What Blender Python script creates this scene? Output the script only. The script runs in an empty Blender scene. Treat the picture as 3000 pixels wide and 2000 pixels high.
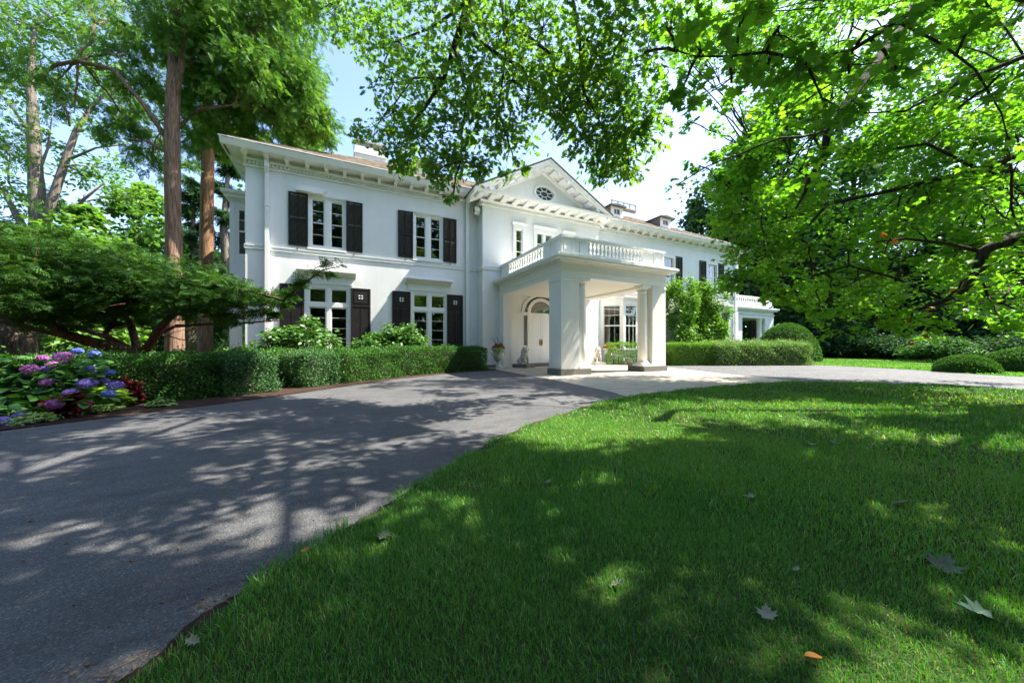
import bpy, math, random
import numpy as np
from mathutils import Vector

random.seed(11)
rng = np.random.default_rng(11)
COL = bpy.context.scene.collection
PI = math.pi

# ------------------------------------------------------------------ camera calibration (12 mm lens, 0.95 m above the court)
FPX, HZ, EYE = 1000.0, 1014.0, 0.95
YAW = math.radians(26.05)
SN, CS = math.sin(YAW), math.cos(YAW)


def at(x, y, d):
    """World point seen at (x, y) of a 2352-wide picture, d metres away along the view axis."""
    r = (x * 3000 / 2352 - 1500) / FPX
    u = (HZ - y * 3000 / 2352) / FPX
    return np.array((d * (SN + r * CS), d * (CS - r * SN), EYE + d * u))


# ------------------------------------------------------------------ mesh helpers
class MB:
    """Collects simple shapes and links them as one mesh object."""

    def __init__(self):
        self.v, self.f, self.s = [], [], []

    def add(self, vs, fs, smooth=False):
        b = len(self.v)
        self.v += [tuple(p) for p in vs]
        for q in fs:
            self.f.append(tuple(b + i for i in q))
            self.s.append(smooth)
        return self

    def box(self, x0, y0, z0, x1, y1, z1):
        v = [(x0, y0, z0), (x1, y0, z0), (x1, y1, z0), (x0, y1, z0), (x0, y0, z1), (x1, y0, z1), (x1, y1, z1), (x0, y1, z1)]
        return self.add(v, [(0, 3, 2, 1), (4, 5, 6, 7), (0, 1, 5, 4), (1, 2, 6, 5), (2, 3, 7, 6), (3, 0, 4, 7)])

    def prism(self, pts, axis, a, b):
        """2-D outline (list) extruded along an axis from a to b."""
        n = len(pts)
        def P(p, t):
            return {'x': (t, p[0], p[1]), 'y': (p[0], t, p[1]), 'z': (p[0], p[1], t)}[axis]
        v = [P(p, a) for p in pts] + [P(p, b) for p in pts]
        f = [tuple(range(n)), tuple(range(2 * n - 1, n - 1, -1))]
        f += [(i, i + n, (i + 1) % n + n, (i + 1) % n) for i in range(n)]
        return self.add(v, f)

    def lathe(self, prof, cx=0, cy=0, cz=0, n=20, smooth=True):
        """prof: list of (radius, z)."""
        v, f = [], []
        m = len(prof)
        for r, z in prof:
            for k in range(n):
                a = 2 * PI * k / n
                v.append((cx + r * math.cos(a), cy + r * math.sin(a), cz + z))
        for i in range(m - 1):
            for k in range(n):
                f.append((i * n + k, i * n + (k + 1) % n, (i + 1) * n + (k + 1) % n, (i + 1) * n + k))
        f.append(tuple(range(n - 1, -1, -1)))
        f.append(tuple((m - 1) * n + k for k in range(n)))
        return self.add(v, f, smooth)

    def tube(self, pts, rad, n=7, cap=True, bump=0.0):
        pts = [np.array(p, float) for p in pts]
        m = len(pts)
        if not hasattr(rad, '__len__'):
            rad = [rad] * m
        v, f = [], []
        ref = np.array((0.31, 0.17, 0.93))
        for i, p in enumerate(pts):
            t = pts[min(i + 1, m - 1)] - pts[max(i - 1, 0)]
            t = t / (np.linalg.norm(t) + 1e-9)
            r0 = ref if abs(t @ ref) < 0.9 else np.array((1.0, 0, 0))
            a = np.cross(t, r0); a /= np.linalg.norm(a) + 1e-9
            b = np.cross(t, a)
            for k in range(n):
                w = 2 * PI * k / n
                rr = rad[i] * (1 + (bump * random.uniform(-1, 1) if bump else 0))
                v.append(tuple(p + rr * (math.cos(w) * a + math.sin(w) * b)))
        for i in range(m - 1):
            for k in range(n):
                f.append((i * n + k, i * n + (k + 1) % n, (i + 1) * n + (k + 1) % n, (i + 1) * n + k))
        if cap:
            f.append(tuple(range(n - 1, -1, -1)))
            f.append(tuple((m - 1) * n + k for k in range(n)))
        return self.add(v, f, True)

    def ball(self, c, r, n=10, m=7):
        if not hasattr(r, '__len__'):
            r = (r, r, r)
        v, f = [], []
        for i in range(m + 1):
            p = PI * i / m
            for k in range(n):
                a = 2 * PI * k / n
                v.append((c[0] + r[0] * math.sin(p) * math.cos(a), c[1] + r[1] * math.sin(p) * math.sin(a), c[2] - r[2] * math.cos(p)))
        for i in range(m):
            for k in range(n):
                f.append((i * n + k, i * n + (k + 1) % n, (i + 1) * n + (k + 1) % n, (i + 1) * n + k))
        return self.add(v, f, True)

    def data(self, name, mat):
        me = bpy.data.meshes.new(name)
        me.from_pydata(self.v, [], self.f)
        me.polygons.foreach_set('use_smooth', self.s)
        me.update()
        if mat:
            me.materials.append(mat)
        return me

    def build(self, name, mat, parent=None, loc=None, bevel=0):
        return link(name, self.data(name, mat), parent, loc, bevel)


def link(name, me, parent=None, loc=None, bevel=0):
    o = bpy.data.objects.new(name, me)
    COL.objects.link(o)
    if parent is not None:
        o.parent = parent
    if loc is not None:
        o.location = loc
    if bevel:
        b = o.modifiers.new('bevel', 'BEVEL')
        b.width = bevel; b.segments = 2; b.limit_method = 'ANGLE'
    return o


def tag(o, label=None, cat=None, group=None, kind=None):
    if label: o['label'] = label
    if cat: o['category'] = cat
    if group: o['group'] = group
    if kind: o['kind'] = kind
    return o


def thing(name, label, cat, loc=(0, 0, 0), group=None, rz=0):
    o = bpy.data.objects.new(name, None)
    COL.objects.link(o)
    o.location = loc; o.rotation_euler = (0, 0, rz)
    o.empty_display_size = 0.2
    return tag(o, label, cat, group)


def npmesh(name, V, F, mat, rnd=None, smooth=False):
    """V (n,3); F (m,k) faces of equal size; rnd (m,) value per face for colour variation."""
    V = np.ascontiguousarray(V, dtype=np.float32); F = np.ascontiguousarray(F, dtype=np.int32)
    m, k = F.shape
    me = bpy.data.meshes.new(name)
    me.vertices.add(len(V)); me.vertices.foreach_set('co', V.ravel())
    me.loops.add(m * k); me.loops.foreach_set('vertex_index', F.ravel())
    me.polygons.add(m)
    me.polygons.foreach_set('loop_start', np.arange(0, m * k, k, dtype=np.int32))
    if smooth:
        me.polygons.foreach_set('use_smooth', np.ones(m, dtype=bool))
    me.update(calc_edges=True)
    if rnd is not None:
        a = me.attributes.new('rnd', 'FLOAT', 'FACE')
        a.data.foreach_set('value', np.ascontiguousarray(rnd, dtype=np.float32))
    me.materials.append(mat)
    return me


def norm(a):
    return a / (np.linalg.norm(a, axis=-1, keepdims=True) + 1e-9)


def stamp(tv, tf, P, N, D, S):
    """Copies of a leaf template: P points, N normals, D tip directions, S sizes."""
    D = norm(D); N = norm(N - (N * D).sum(1, keepdims=True) * D)
    B = np.cross(N, D)
    tv = np.asarray(tv, float); tf = np.asarray(tf, int)
    V = P[:, None, :] + S[:, None, None] * (tv[None, :, 0:1] * B[:, None, :] + tv[None, :, 1:2] * D[:, None, :] + tv[None, :, 2:3] * N[:, None, :])
    n, k = len(P), len(tv)
    F = tf[None] + (np.arange(n) * k)[:, None, None]
    return V.reshape(-1, 3), F.reshape(-1, tf.shape[1])


# leaf templates: x across, y towards the tip, z out of the blade
def fan(outline, dip=-0.04):
    v = [(0, 0.38, dip)] + [(x, y, 0.0 if abs(x) < 0.05 else 0.03) for x, y in outline]
    n = len(outline)
    return v, [(0, 1 + i, 1 + (i + 1) % n) for i in range(n)]


_mp = [(0.03, 0), (0.28, -0.06), (0.24, 0.10), (0.50, 0.20), (0.36, 0.30), (0.52, 0.52), (0.30, 0.48), (0.17, 0.50), (0.20, 0.72), (0.10, 0.70), (0, 1.0)]
MAPLE = fan(_mp + [(-x, y) for x, y in reversed(_mp[:-1])])
_ok = [(0.02, 0), (0.10, 0.14), (0.30, 0.20), (0.12, 0.34), (0.36, 0.48), (0.13, 0.58), (0.26, 0.76), (0.08, 0.78), (0, 1.0)]
OAK = fan(_ok + [(-x, y) for x, y in reversed(_ok[:-1])])
OVAL = ([(0, 0, 0), (0.26, 0.38, 0.05), (0.2, 0.72, 0.03), (0, 1, -0.05), (-0.2, 0.72, 0.03), (-0.26, 0.38, 0.05)], [(0, 1, 2, 3), (0, 3, 4, 5)])
RHOMB = ([(0, 0, 0), (0.36, 0.5, 0.06), (0, 1, 0), (-0.36, 0.5, 0.06)], [(0, 1, 2, 3)])


def spray_template(n, spread, w, droop=0.1):
    """A flat fan of narrow leaflets along a stem (cypress and yew twigs)."""
    v, f = [], []
    for i in range(n):
        t = i / (n - 1)
        for s in (-1, 1):
            L = (0.55 - 0.35 * abs(t - 0.35)) * (1 - 0.55 * t)
            a = spread * (1 - 0.5 * t)
            b0 = np.array((0, 0.08 + 0.75 * t, -droop * t * t))
            d = np.array((s * math.sin(a), math.cos(a), -0.12))
            p = np.array((math.cos(a), -s * math.sin(a), 0)) * w
            b = len(v)
            v += [tuple(b0), tuple(b0 + d * L * 0.55 + p), tuple(b0 + d * L), tuple(b0 + d * L * 0.55 - p)]
            f.append((b, b + 1, b + 2, b + 3))
    return v, f


CYP = spray_template(5, 0.75, 0.06, 0.25)
YEW = spray_template(5, 0.95, 0.05, 0.15)


# ------------------------------------------------------------------ materials
def mat(name):
    m = bpy.data.materials.new(name)
    m.use_nodes = True
    m.node_tree.nodes.clear()
    return m, m.node_tree.nodes, m.node_tree.links


def simple(name, col, rough=0.6, noise=0.0, nscale=8.0, bump=0.0, bscale=60.0, spec=0.5, metal=0.0, dark=None):
    m, N, L = mat(name)
    out = N.new('ShaderNodeOutputMaterial'); p = N.new('ShaderNodeBsdfPrincipled')
    L.new(p.outputs[0], out.inputs[0])
    p.inputs['Roughness'].default_value = rough
    p.inputs['Specular IOR Level'].default_value = spec
    p.inputs['Metallic'].default_value = metal
    p.inputs['Base Color'].default_value = (*col, 1)
    tc = N.new('ShaderNodeTexCoord')
    if noise:
        t = N.new('ShaderNodeTexNoise'); t.inputs['Scale'].default_value = nscale; t.inputs['Detail'].default_value = 6
        t.inputs['Roughness'].default_value = 0.65
        L.new(tc.outputs['Object'], t.inputs['Vector'])
        r = N.new('ShaderNodeValToRGB')
        d = dark or tuple(c * (1 - noise) for c in col)
        r.color_ramp.elements[0].position = 0.32; r.color_ramp.elements[0].color = (*d, 1)
        r.color_ramp.elements[1].position = 0.62; r.color_ramp.elements[1].color = (*col, 1)
        L.new(t.outputs['Fac'], r.inputs['Fac']); L.new(r.outputs['Color'], p.inputs['Base Color'])
    if bump:
        t = N.new('ShaderNodeTexNoise'); t.inputs['Scale'].default_value = bscale; t.inputs['Detail'].default_value = 4
        L.new(tc.outputs['Object'], t.inputs['Vector'])
        b = N.new('ShaderNodeBump'); b.inputs['Strength'].default_value = bump; b.inputs['Distance'].default_value = 0.01
        L.new(t.outputs['Fac'], b.inputs['Height']); L.new(b.outputs[0], p.inputs['Normal'])
    return m


def leafmat(name, cols, trans=0.4, rough=0.45, gloss=0.035, tint=(1.3, 1.3, 0.5), k=1.35):
    """cols: ramp over the per-leaf random value; leaves let light through."""
    m, N, L = mat(name)
    out = N.new('ShaderNodeOutputMaterial')
    at_ = N.new('ShaderNodeAttribute'); at_.attribute_name = 'rnd'
    r = N.new('ShaderNodeValToRGB')
    e = r.color_ramp.elements
    while len(e) < len(cols):
        e.new(0.5)
    for i, c in enumerate(cols):
        e[i].position = i / (len(cols) - 1); e[i].color = (c[0] * k, c[1] * k, c[2] * k, 1)
    L.new(at_.outputs['Fac'], r.inputs['Fac'])
    d = N.new('ShaderNodeBsdfDiffuse'); t = N.new('ShaderNodeBsdfTranslucent'); g = N.new('ShaderNodeBsdfGlossy')
    g.inputs['Roughness'].default_value = rough; g.inputs['Color'].default_value = (0.8, 0.85, 0.8, 1)
    mul = N.new('ShaderNodeVectorMath'); mul.operation = 'MULTIPLY'; mul.inputs[1].default_value = tint
    L.new(r.outputs[0], d.inputs[0]); L.new(r.outputs[0], mul.inputs[0]); L.new(mul.outputs[0], t.inputs[0])
    a = N.new('ShaderNodeMixShader'); a.inputs[0].default_value = trans
    L.new(d.outputs[0], a.inputs[1]); L.new(t.outputs[0], a.inputs[2])
    b = N.new('ShaderNodeMixShader'); b.inputs[0].default_value = gloss
    L.new(a.outputs[0], b.inputs[1]); L.new(g.outputs[0], b.inputs[2])
    L.new(b.outputs[0], out.inputs[0])
    return m


def barkmat(name, c0, c1, scale=6.0):
    m, N, L = mat(name)
    out = N.new('ShaderNodeOutputMaterial'); p = N.new('ShaderNodeBsdfPrincipled'); p.inputs['Roughness'].default_value = 0.9
    p.inputs['Specular IOR Level'].default_value = 0.15
    tc = N.new('ShaderNodeTexCoord'); mp = N.new('ShaderNodeMapping'); mp.inputs['Scale'].default_value = (scale, scale, scale * 0.09)
    t = N.new('ShaderNodeTexNoise'); t.inputs['Scale'].default_value = 4; t.inputs['Detail'].default_value = 8; t.inputs['Roughness'].default_value = 0.7
    r = N.new('ShaderNodeValToRGB')
    r.color_ramp.elements[0].position = 0.36; r.color_ramp.elements[0].color = (*c0, 1)
    r.color_ramp.elements[1].position = 0.62; r.color_ramp.elements[1].color = (*c1, 1)
    b = N.new('ShaderNodeBump'); b.inputs['Strength'].default_value = 0.9; b.inputs['Distance'].default_value = 0.03
    L.new(tc.outputs['Object'], mp.inputs[0]); L.new(mp.outputs[0], t.inputs['Vector']); L.new(t.outputs['Fac'], r.inputs[0])
    L.new(r.outputs[0], p.inputs['Base Color']); L.new(t.outputs['Fac'], b.inputs['Height']); L.new(b.outputs[0], p.inputs['Normal'])
    L.new(p.outputs[0], out.inputs[0])
    return m


def asphalt():
    m, N, L = mat('asphalt')
    out = N.new('ShaderNodeOutputMaterial'); p = N.new('ShaderNodeBsdfPrincipled'); p.inputs['Roughness'].default_value = 0.75
    tc = N.new('ShaderNodeTexCoord')
    v = N.new('ShaderNodeTexVoronoi'); v.inputs['Scale'].default_value = 190
    n1 = N.new('ShaderNodeTexNoise'); n1.inputs['Scale'].default_value = 0.9; n1.inputs['Detail'].default_value = 5
    n2 = N.new('ShaderNodeTexNoise'); n2.inputs['Scale'].default_value = 260; n2.inputs['Detail'].default_value = 3
    for t in (v, n1, n2):
        L.new(tc.outputs['Object'], t.inputs['Vector'])
    r = N.new('ShaderNodeValToRGB'); e = r.color_ramp.elements
    e[0].position = 0.0; e[0].color = (0.036, 0.039, 0.044, 1)
    e[1].position = 1.0; e[1].color = (0.30, 0.295, 0.29, 1)
    q = e.new(0.5); q.color = (0.086, 0.089, 0.094, 1)
    q = e.new(0.8); q.color = (0.135, 0.134, 0.132, 1)
    L.new(v.outputs['Color'], r.inputs[0])
    mx = N.new('ShaderNodeMix'); mx.data_type = 'RGBA'; mx.blend_type = 'MULTIPLY'; mx.inputs[0].default_value = 1.0
    r2 = N.new('ShaderNodeValToRGB'); r2.color_ramp.elements[0].position = 0.3; r2.color_ramp.elements[0].color = (0.72, 0.72, 0.74, 1)
    r2.color_ramp.elements[1].position = 0.7; r2.color_ramp.elements[1].color = (1.08, 1.06, 1.03, 1)
    L.new(n1.outputs['Fac'], r2.inputs[0])
    L.new(r.outputs[0], mx.inputs[6]); L.new(r2.outputs[0], mx.inputs[7])
    n3 = N.new('ShaderNodeTexNoise'); n3.inputs['Scale'].default_value = 4.5; n3.inputs['Detail'].default_value = 7; n3.inputs['Roughness'].default_value = 0.7
    st = N.new('ShaderNodeMapping'); st.inputs['Rotation'].default_value = (0, 0, -0.7); st.inputs['Scale'].default_value = (0.35, 1.0, 1.0)
    L.new(tc.outputs['Object'], st.inputs[0]); L.new(st.outputs[0], n3.inputs['Vector'])
    r3 = N.new('ShaderNodeValToRGB'); r3.color_ramp.elements[0].position = 0.34; r3.color_ramp.elements[0].color = (0.70, 0.68, 0.66, 1)
    r3.color_ramp.elements[1].position = 0.55; r3.color_ramp.elements[1].color = (1.04, 1.04, 1.04, 1)
    L.new(n3.outputs['Fac'], r3.inputs[0])
    m3 = N.new('ShaderNodeMix'); m3.data_type = 'RGBA'; m3.blend_type = 'MULTIPLY'; m3.inputs[0].default_value = 1.0
    L.new(mx.outputs[2], m3.inputs[6]); L.new(r3.outputs[0], m3.inputs[7])
    vc = N.new('ShaderNodeTexVoronoi'); vc.feature = 'DISTANCE_TO_EDGE'; vc.inputs['Scale'].default_value = 0.42
    wn = N.new('ShaderNodeTexNoise'); wn.inputs['Scale'].default_value = 2.2; wn.inputs['Detail'].default_value = 6
    wm = N.new('ShaderNodeMix'); wm.data_type = 'VECTOR'; wm.inputs[0].default_value = 0.22
    L.new(tc.outputs['Object'], wn.inputs['Vector']); L.new(tc.outputs['Object'], wm.inputs[4]); L.new(wn.outputs['Color'], wm.inputs[5]); L.new(wm.outputs[1], vc.inputs['Vector'])
    rc = N.new('ShaderNodeValToRGB'); rc.color_ramp.elements[0].position = 0.0; rc.color_ramp.elements[0].color = (0.45, 0.44, 0.43, 1)
    rc.color_ramp.elements[1].position = 0.0045; rc.color_ramp.elements[1].color = (1, 1, 1, 1)
    L.new(vc.outputs['Distance'], rc.inputs[0])
    m4 = N.new('ShaderNodeMix'); m4.data_type = 'RGBA'; m4.blend_type = 'MULTIPLY'; m4.inputs[0].default_value = 0.22
    L.new(m3.outputs[2], m4.inputs[6]); L.new(rc.outputs[0], m4.inputs[7])
    L.new(m4.outputs[2], p.inputs['Base Color'])
    ad = N.new('ShaderNodeMath'); ad.operation = 'ADD'
    L.new(v.outputs['Distance'], ad.inputs[0]); L.new(n2.outputs['Fac'], ad.inputs[1])
    b = N.new('ShaderNodeBump'); b.inputs['Strength'].default_value = 0.8; b.inputs['Distance'].default_value = 0.006
    L.new(ad.outputs[0], b.inputs['Height']); L.new(b.outputs[0], p.inputs['Normal'])
    L.new(p.outputs[0], out.inputs[0])
    return m


def shingles():
    m, N, L = mat('roof_shingles')
    out = N.new('ShaderNodeOutputMaterial'); p = N.new('ShaderNodeBsdfPrincipled'); p.inputs['Roughness'].default_value = 0.9
    tc = N.new('ShaderNodeTexCoord')
    t = N.new('ShaderNodeTexVoronoi'); t.inputs['Scale'].default_value = 3.0
    mp = N.new('ShaderNodeMapping'); mp.inputs['Scale'].default_value = (1.6, 1.8, 1.8)
    L.new(tc.outputs['Object'], mp.inputs[0]); L.new(mp.outputs[0], t.inputs['Vector'])
    r = N.new('ShaderNodeValToRGB'); e = r.color_ramp.elements
    e[0].color = (0.16, 0.12, 0.09, 1); e[1].color = (0.46, 0.38, 0.28, 1)
    L.new(t.outputs['Color'], r.inputs[0]); L.new(r.outputs[0], p.inputs['Base Color']); L.new(p.outputs[0], out.inputs[0])
    return m


def glassmat(name, tint=(0.9, 0.94, 0.92), refl=1.0):
    m, N, L = mat(name)
    out = N.new('ShaderNodeOutputMaterial')
    t = N.new('ShaderNodeBsdfTransparent'); t.inputs[0].default_value = (*tint, 1)
    g = N.new('ShaderNodeBsdfGlossy'); g.inputs['Roughness'].default_value = 0.015
    g.inputs['Color'].default_value = (1, 1, 1, 1)
    fr = N.new('ShaderNodeFresnel'); fr.inputs['IOR'].default_value = 1.7
    mx = N.new('ShaderNodeMixShader')
    ad = N.new('ShaderNodeMath'); ad.operation = 'MULTIPLY_ADD'; ad.inputs[1].default_value = refl; ad.inputs[2].default_value = 0.1
    L.new(fr.outputs[0], ad.inputs[0]); L.new(ad.outputs[0], mx.inputs[0])
    L.new(t.outputs[0], mx.inputs[1]); L.new(g.outputs[0], mx.inputs[2]); L.new(mx.outputs[0], out.inputs[0])
    return m


def groundmat(name, cols, scale, bump=0.6):
    m, N, L = mat(name)
    out = N.new('ShaderNodeOutputMaterial'); p = N.new('ShaderNodeBsdfPrincipled'); p.inputs['Roughness'].default_value = 0.95
    p.inputs['Specular IOR Level'].default_value = 0.1
    tc = N.new('ShaderNodeTexCoord')
    t = N.new('ShaderNodeTexNoise'); t.inputs['Scale'].default_value = scale; t.inputs['Detail'].default_value = 10; t.inputs['Roughness'].default_value = 0.7
    L.new(tc.outputs['Object'], t.inputs['Vector'])
    r = N.new('ShaderNodeValToRGB'); e = r.color_ramp.elements
    while len(e) < len(cols):
        e.new(0.5)
    for i, c in enumerate(cols):
        e[i].position = 0.3 + 0.4 * i / (len(cols) - 1); e[i].color = (*c, 1)
    L.new(t.outputs['Fac'], r.inputs[0]); L.new(r.outputs[0], p.inputs['Base Color'])
    b = N.new('ShaderNodeBump'); b.inputs['Strength'].default_value = bump; b.inputs['Distance'].default_value = 0.03
    L.new(t.outputs['Fac'], b.inputs['Height']); L.new(b.outputs[0], p.inputs['Normal']); L.new(p.outputs[0], out.inputs[0])
    return m


def stucco():
    m = simple('white_stucco', (0.80, 0.80, 0.78), 0.8, noise=0.06, nscale=1.1, bump=0.5, bscale=30, spec=0.25)
    N, L = m.node_tree.nodes, m.node_tree.links
    p = next(n for n in N if n.type == 'BSDF_PRINCIPLED'); src = p.inputs['Base Color'].links[0].from_socket
    tc = N.new('ShaderNodeTexCoord'); mp = N.new('ShaderNodeMapping'); mp.inputs['Scale'].default_value = (2.6, 2.6, 0.22)
    t = N.new('ShaderNodeTexNoise'); t.inputs['Scale'].default_value = 1.6; t.inputs['Detail'].default_value = 9; t.inputs['Roughness'].default_value = 0.72
    L.new(tc.outputs['Object'], mp.inputs[0]); L.new(mp.outputs[0], t.inputs['Vector'])
    r = N.new('ShaderNodeValToRGB'); r.color_ramp.elements[0].position = 0.36; r.color_ramp.elements[0].color = (0.962, 0.96, 0.95, 1)
    r.color_ramp.elements[1].position = 0.56; r.color_ramp.elements[1].color = (1, 1, 1, 1)
    L.new(t.outputs['Fac'], r.inputs[0])
    x = N.new('ShaderNodeMix'); x.data_type = 'RGBA'; x.blend_type = 'MULTIPLY'; x.inputs[0].default_value = 1.0
    L.new(src, x.inputs[6]); L.new(r.outputs[0], x.inputs[7]); L.new(x.outputs[2], p.inputs['Base Color'])
    return m


WHITE = stucco()
TRIM = simple('white_trim_paint', (0.82, 0.815, 0.78), 0.5, noise=0.05, nscale=2.0, spec=0.4)
CREAM = simple('cream_soffit_paint', (0.80, 0.775, 0.69), 0.55)
BLACK = simple('black_shutter_paint', (0.016, 0.019, 0.024), 0.5, noise=0.25, nscale=5, spec=0.25)
BROWNSH = simple('brown_black_shutter_paint', (0.026, 0.022, 0.021), 0.5, noise=0.25, nscale=5, spec=0.25)
DARKMETAL = simple('dark_metal', (0.03, 0.03, 0.03), 0.4)
BRASS = simple('aged_brass', (0.32, 0.2, 0.07), 0.35, metal=0.8)
STONE = simple('pale_cast_stone', (0.58, 0.56, 0.51), 0.85, noise=0.22, nscale=14, bump=0.5, bscale=50)
PLINTH = simple('grey_painted_plinth', (0.17, 0.165, 0.15), 0.7, noise=0.25, nscale=9)
LEAD = simple('dark_lead_roof', (0.06, 0.055, 0.055), 0.6)
LENS = simple('floodlight_lens', (0.8, 0.8, 0.74), 0.3)
GLASS = glassmat('window_glass')
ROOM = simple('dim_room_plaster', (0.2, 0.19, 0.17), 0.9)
CURTAIN = simple('green_swag_fabric', (0.30, 0.33, 0.09), 0.8, noise=0.35, nscale=9)
SHEER = simple('pale_curtain_fabric', (0.55, 0.53, 0.52), 0.9)
ASPHALT = asphalt()
ROOF = shingles()
CONCRETE = groundmat('pale_concrete', [(0.28, 0.25, 0.20), (0.40, 0.36, 0.29), (0.47, 0.43, 0.35)], 3.0, 0.2)
MULCH = groundmat('bark_mulch', [(0.018, 0.012, 0.009), (0.05, 0.031, 0.023), (0.10, 0.066, 0.05)], 42, 1.0)
SOIL = groundmat('lawn_soil', [(0.03, 0.03, 0.014), (0.035, 0.05, 0.016), (0.05, 0.075, 0.02)], 12, 0.8)
LAND = groundmat('rough_grass_land', [(0.025, 0.045, 0.012), (0.04, 0.085, 0.02), (0.06, 0.11, 0.028)], 3, 0.8)

BARK_CED = barkmat('cedar_bark', (0.10, 0.06, 0.04), (0.34, 0.22, 0.15))
BARK_RED = barkmat('red_cedar_bark', (0.11, 0.06, 0.035), (0.36, 0.21, 0.125))
BARK_GREY = barkmat('grey_bark', (0.07, 0.06, 0.05), (0.24, 0.20, 0.16), 4)
BARK_DARK = barkmat('dark_bark', (0.022, 0.018, 0.014), (0.085, 0.065, 0.05), 5)
BARK_YEW = barkmat('yew_bark', (0.05, 0.025, 0.018), (0.20, 0.10, 0.065), 7)
TWIG = simple('twig_bark', (0.06, 0.045, 0.032), 0.9)

L_MAPLE = leafmat('maple_leaf', [(0.04, 0.12, 0.014), (0.062, 0.165, 0.016), (0.092, 0.21, 0.02), (0.13, 0.25, 0.025)], 0.6, k=1.8, tint=(1.35, 1.35, 0.42))
L_OAK = leafmat('overhang_oak_leaf', [(0.034, 0.09, 0.02), (0.05, 0.125, 0.022), (0.075, 0.16, 0.024), (0.11, 0.19, 0.03)], 0.58, k=1.9, tint=(1.4, 1.3, 0.45))
L_CYP = leafmat('cypress_spray', [(0.03, 0.075, 0.016), (0.05, 0.115, 0.02), (0.075, 0.16, 0.024), (0.115, 0.16, 0.06)], 0.4, gloss=0.012, k=1.95)
L_YEW = leafmat('yew_needles', [(0.014, 0.042, 0.012), (0.03, 0.078, 0.018), (0.055, 0.125, 0.024), (0.085, 0.155, 0.035)], 0.26, gloss=0.008, k=1.4)
L_LOC = leafmat('locust_leaf', [(0.05, 0.12, 0.02), (0.08, 0.17, 0.028), (0.12, 0.23, 0.035)], 0.5, k=1.55)
L_DARK = leafmat('far_dark_leaf', [(0.014, 0.040, 0.017), (0.022, 0.062, 0.02), (0.036, 0.088, 0.026)], 0.3, gloss=0.012)
L_MID = leafmat('far_mid_leaf', [(0.03, 0.08, 0.018), (0.05, 0.125, 0.022), (0.08, 0.17, 0.03)], 0.45, k=1.55)
L_HEDGE = leafmat('boxwood_leaf', [(0.018, 0.055, 0.012), (0.032, 0.088, 0.015), (0.052, 0.13, 0.02)], 0.27, gloss=0.02, k=1.85)
L_HEDGE2 = leafmat('bluish_boxwood_leaf', [(0.022, 0.06, 0.022), (0.04, 0.095, 0.035), (0.065, 0.135, 0.052)], 0.27, gloss=0.02, k=1.8)
L_BRIGHT = leafmat('bright_privet_leaf', [(0.045, 0.11, 0.014), (0.08, 0.18, 0.02), (0.13, 0.25, 0.03)], 0.38, gloss=0.03, k=1.6)
L_PALE = leafmat('silvery_hedge_leaf', [(0.06, 0.13, 0.03), (0.10, 0.20, 0.045), (0.22, 0.30, 0.13)], 0.35, gloss=0.045)
L_RHODO = leafmat('rhododendron_leaf', [(0.03, 0.09, 0.016), (0.055, 0.14, 0.02), (0.10, 0.21, 0.04)], 0.32, gloss=0.045)
L_HYD = leafmat('hydrangea_leaf', [(0.022, 0.08, 0.016), (0.045, 0.13, 0.022), (0.08, 0.19, 0.03)], 0.3, gloss=0.045)
L_LIME = leafmat('lime_leaf', [(0.13, 0.26, 0.02), (0.22, 0.36, 0.035), (0.32, 0.45, 0.07)], 0.35)
L_PALELIME = leafmat('pale_green_leaf', [(0.13, 0.24, 0.05), (0.22, 0.34, 0.09), (0.34, 0.44, 0.16)], 0.3)
L_RED = leafmat('burgundy_leaf', [(0.05, 0.008, 0.012), (0.11, 0.014, 0.022), (0.2, 0.035, 0.04)], 0.3, tint=(1.4, 0.6, 0.5))
GRASS = leafmat('grass_blade', [(0.022, 0.085, 0.012), (0.04, 0.13, 0.015), (0.062, 0.165, 0.018), (0.10, 0.185, 0.03), (0.22, 0.22, 0.09)], 0.38, k=2.05, gloss=0.05, tint=(1.2, 1.25, 0.5))
P_PINK = leafmat('pink_petal', [(0.40, 0.10, 0.36), (0.52, 0.18, 0.50), (0.60, 0.30, 0.58)], 0.25, tint=(1, 1, 1), k=1.0)
P_BLUE = leafmat('blue_petal', [(0.09, 0.16, 0.56), (0.17, 0.25, 0.68), (0.28, 0.34, 0.74)], 0.25, tint=(1, 1, 1), k=1.0)
P_VIOLET = leafmat('violet_petal', [(0.20, 0.14, 0.52), (0.30, 0.22, 0.64), (0.42, 0.32, 0.70)], 0.25, tint=(1, 1, 1), k=1.0)
P_RED = leafmat('red_petal', [(0.4, 0.02, 0.04), (0.55, 0.05, 0.08), (0.65, 0.12, 0.14)], 0.25, tint=(1, 1, 1), k=1.0)
P_ORANGE = leafmat('orange_petal', [(0.65, 0.10, 0.02), (0.75, 0.19, 0.03), (0.8, 0.34, 0.06)], 0.25, tint=(1, 1, 1), k=1.0)


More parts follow.
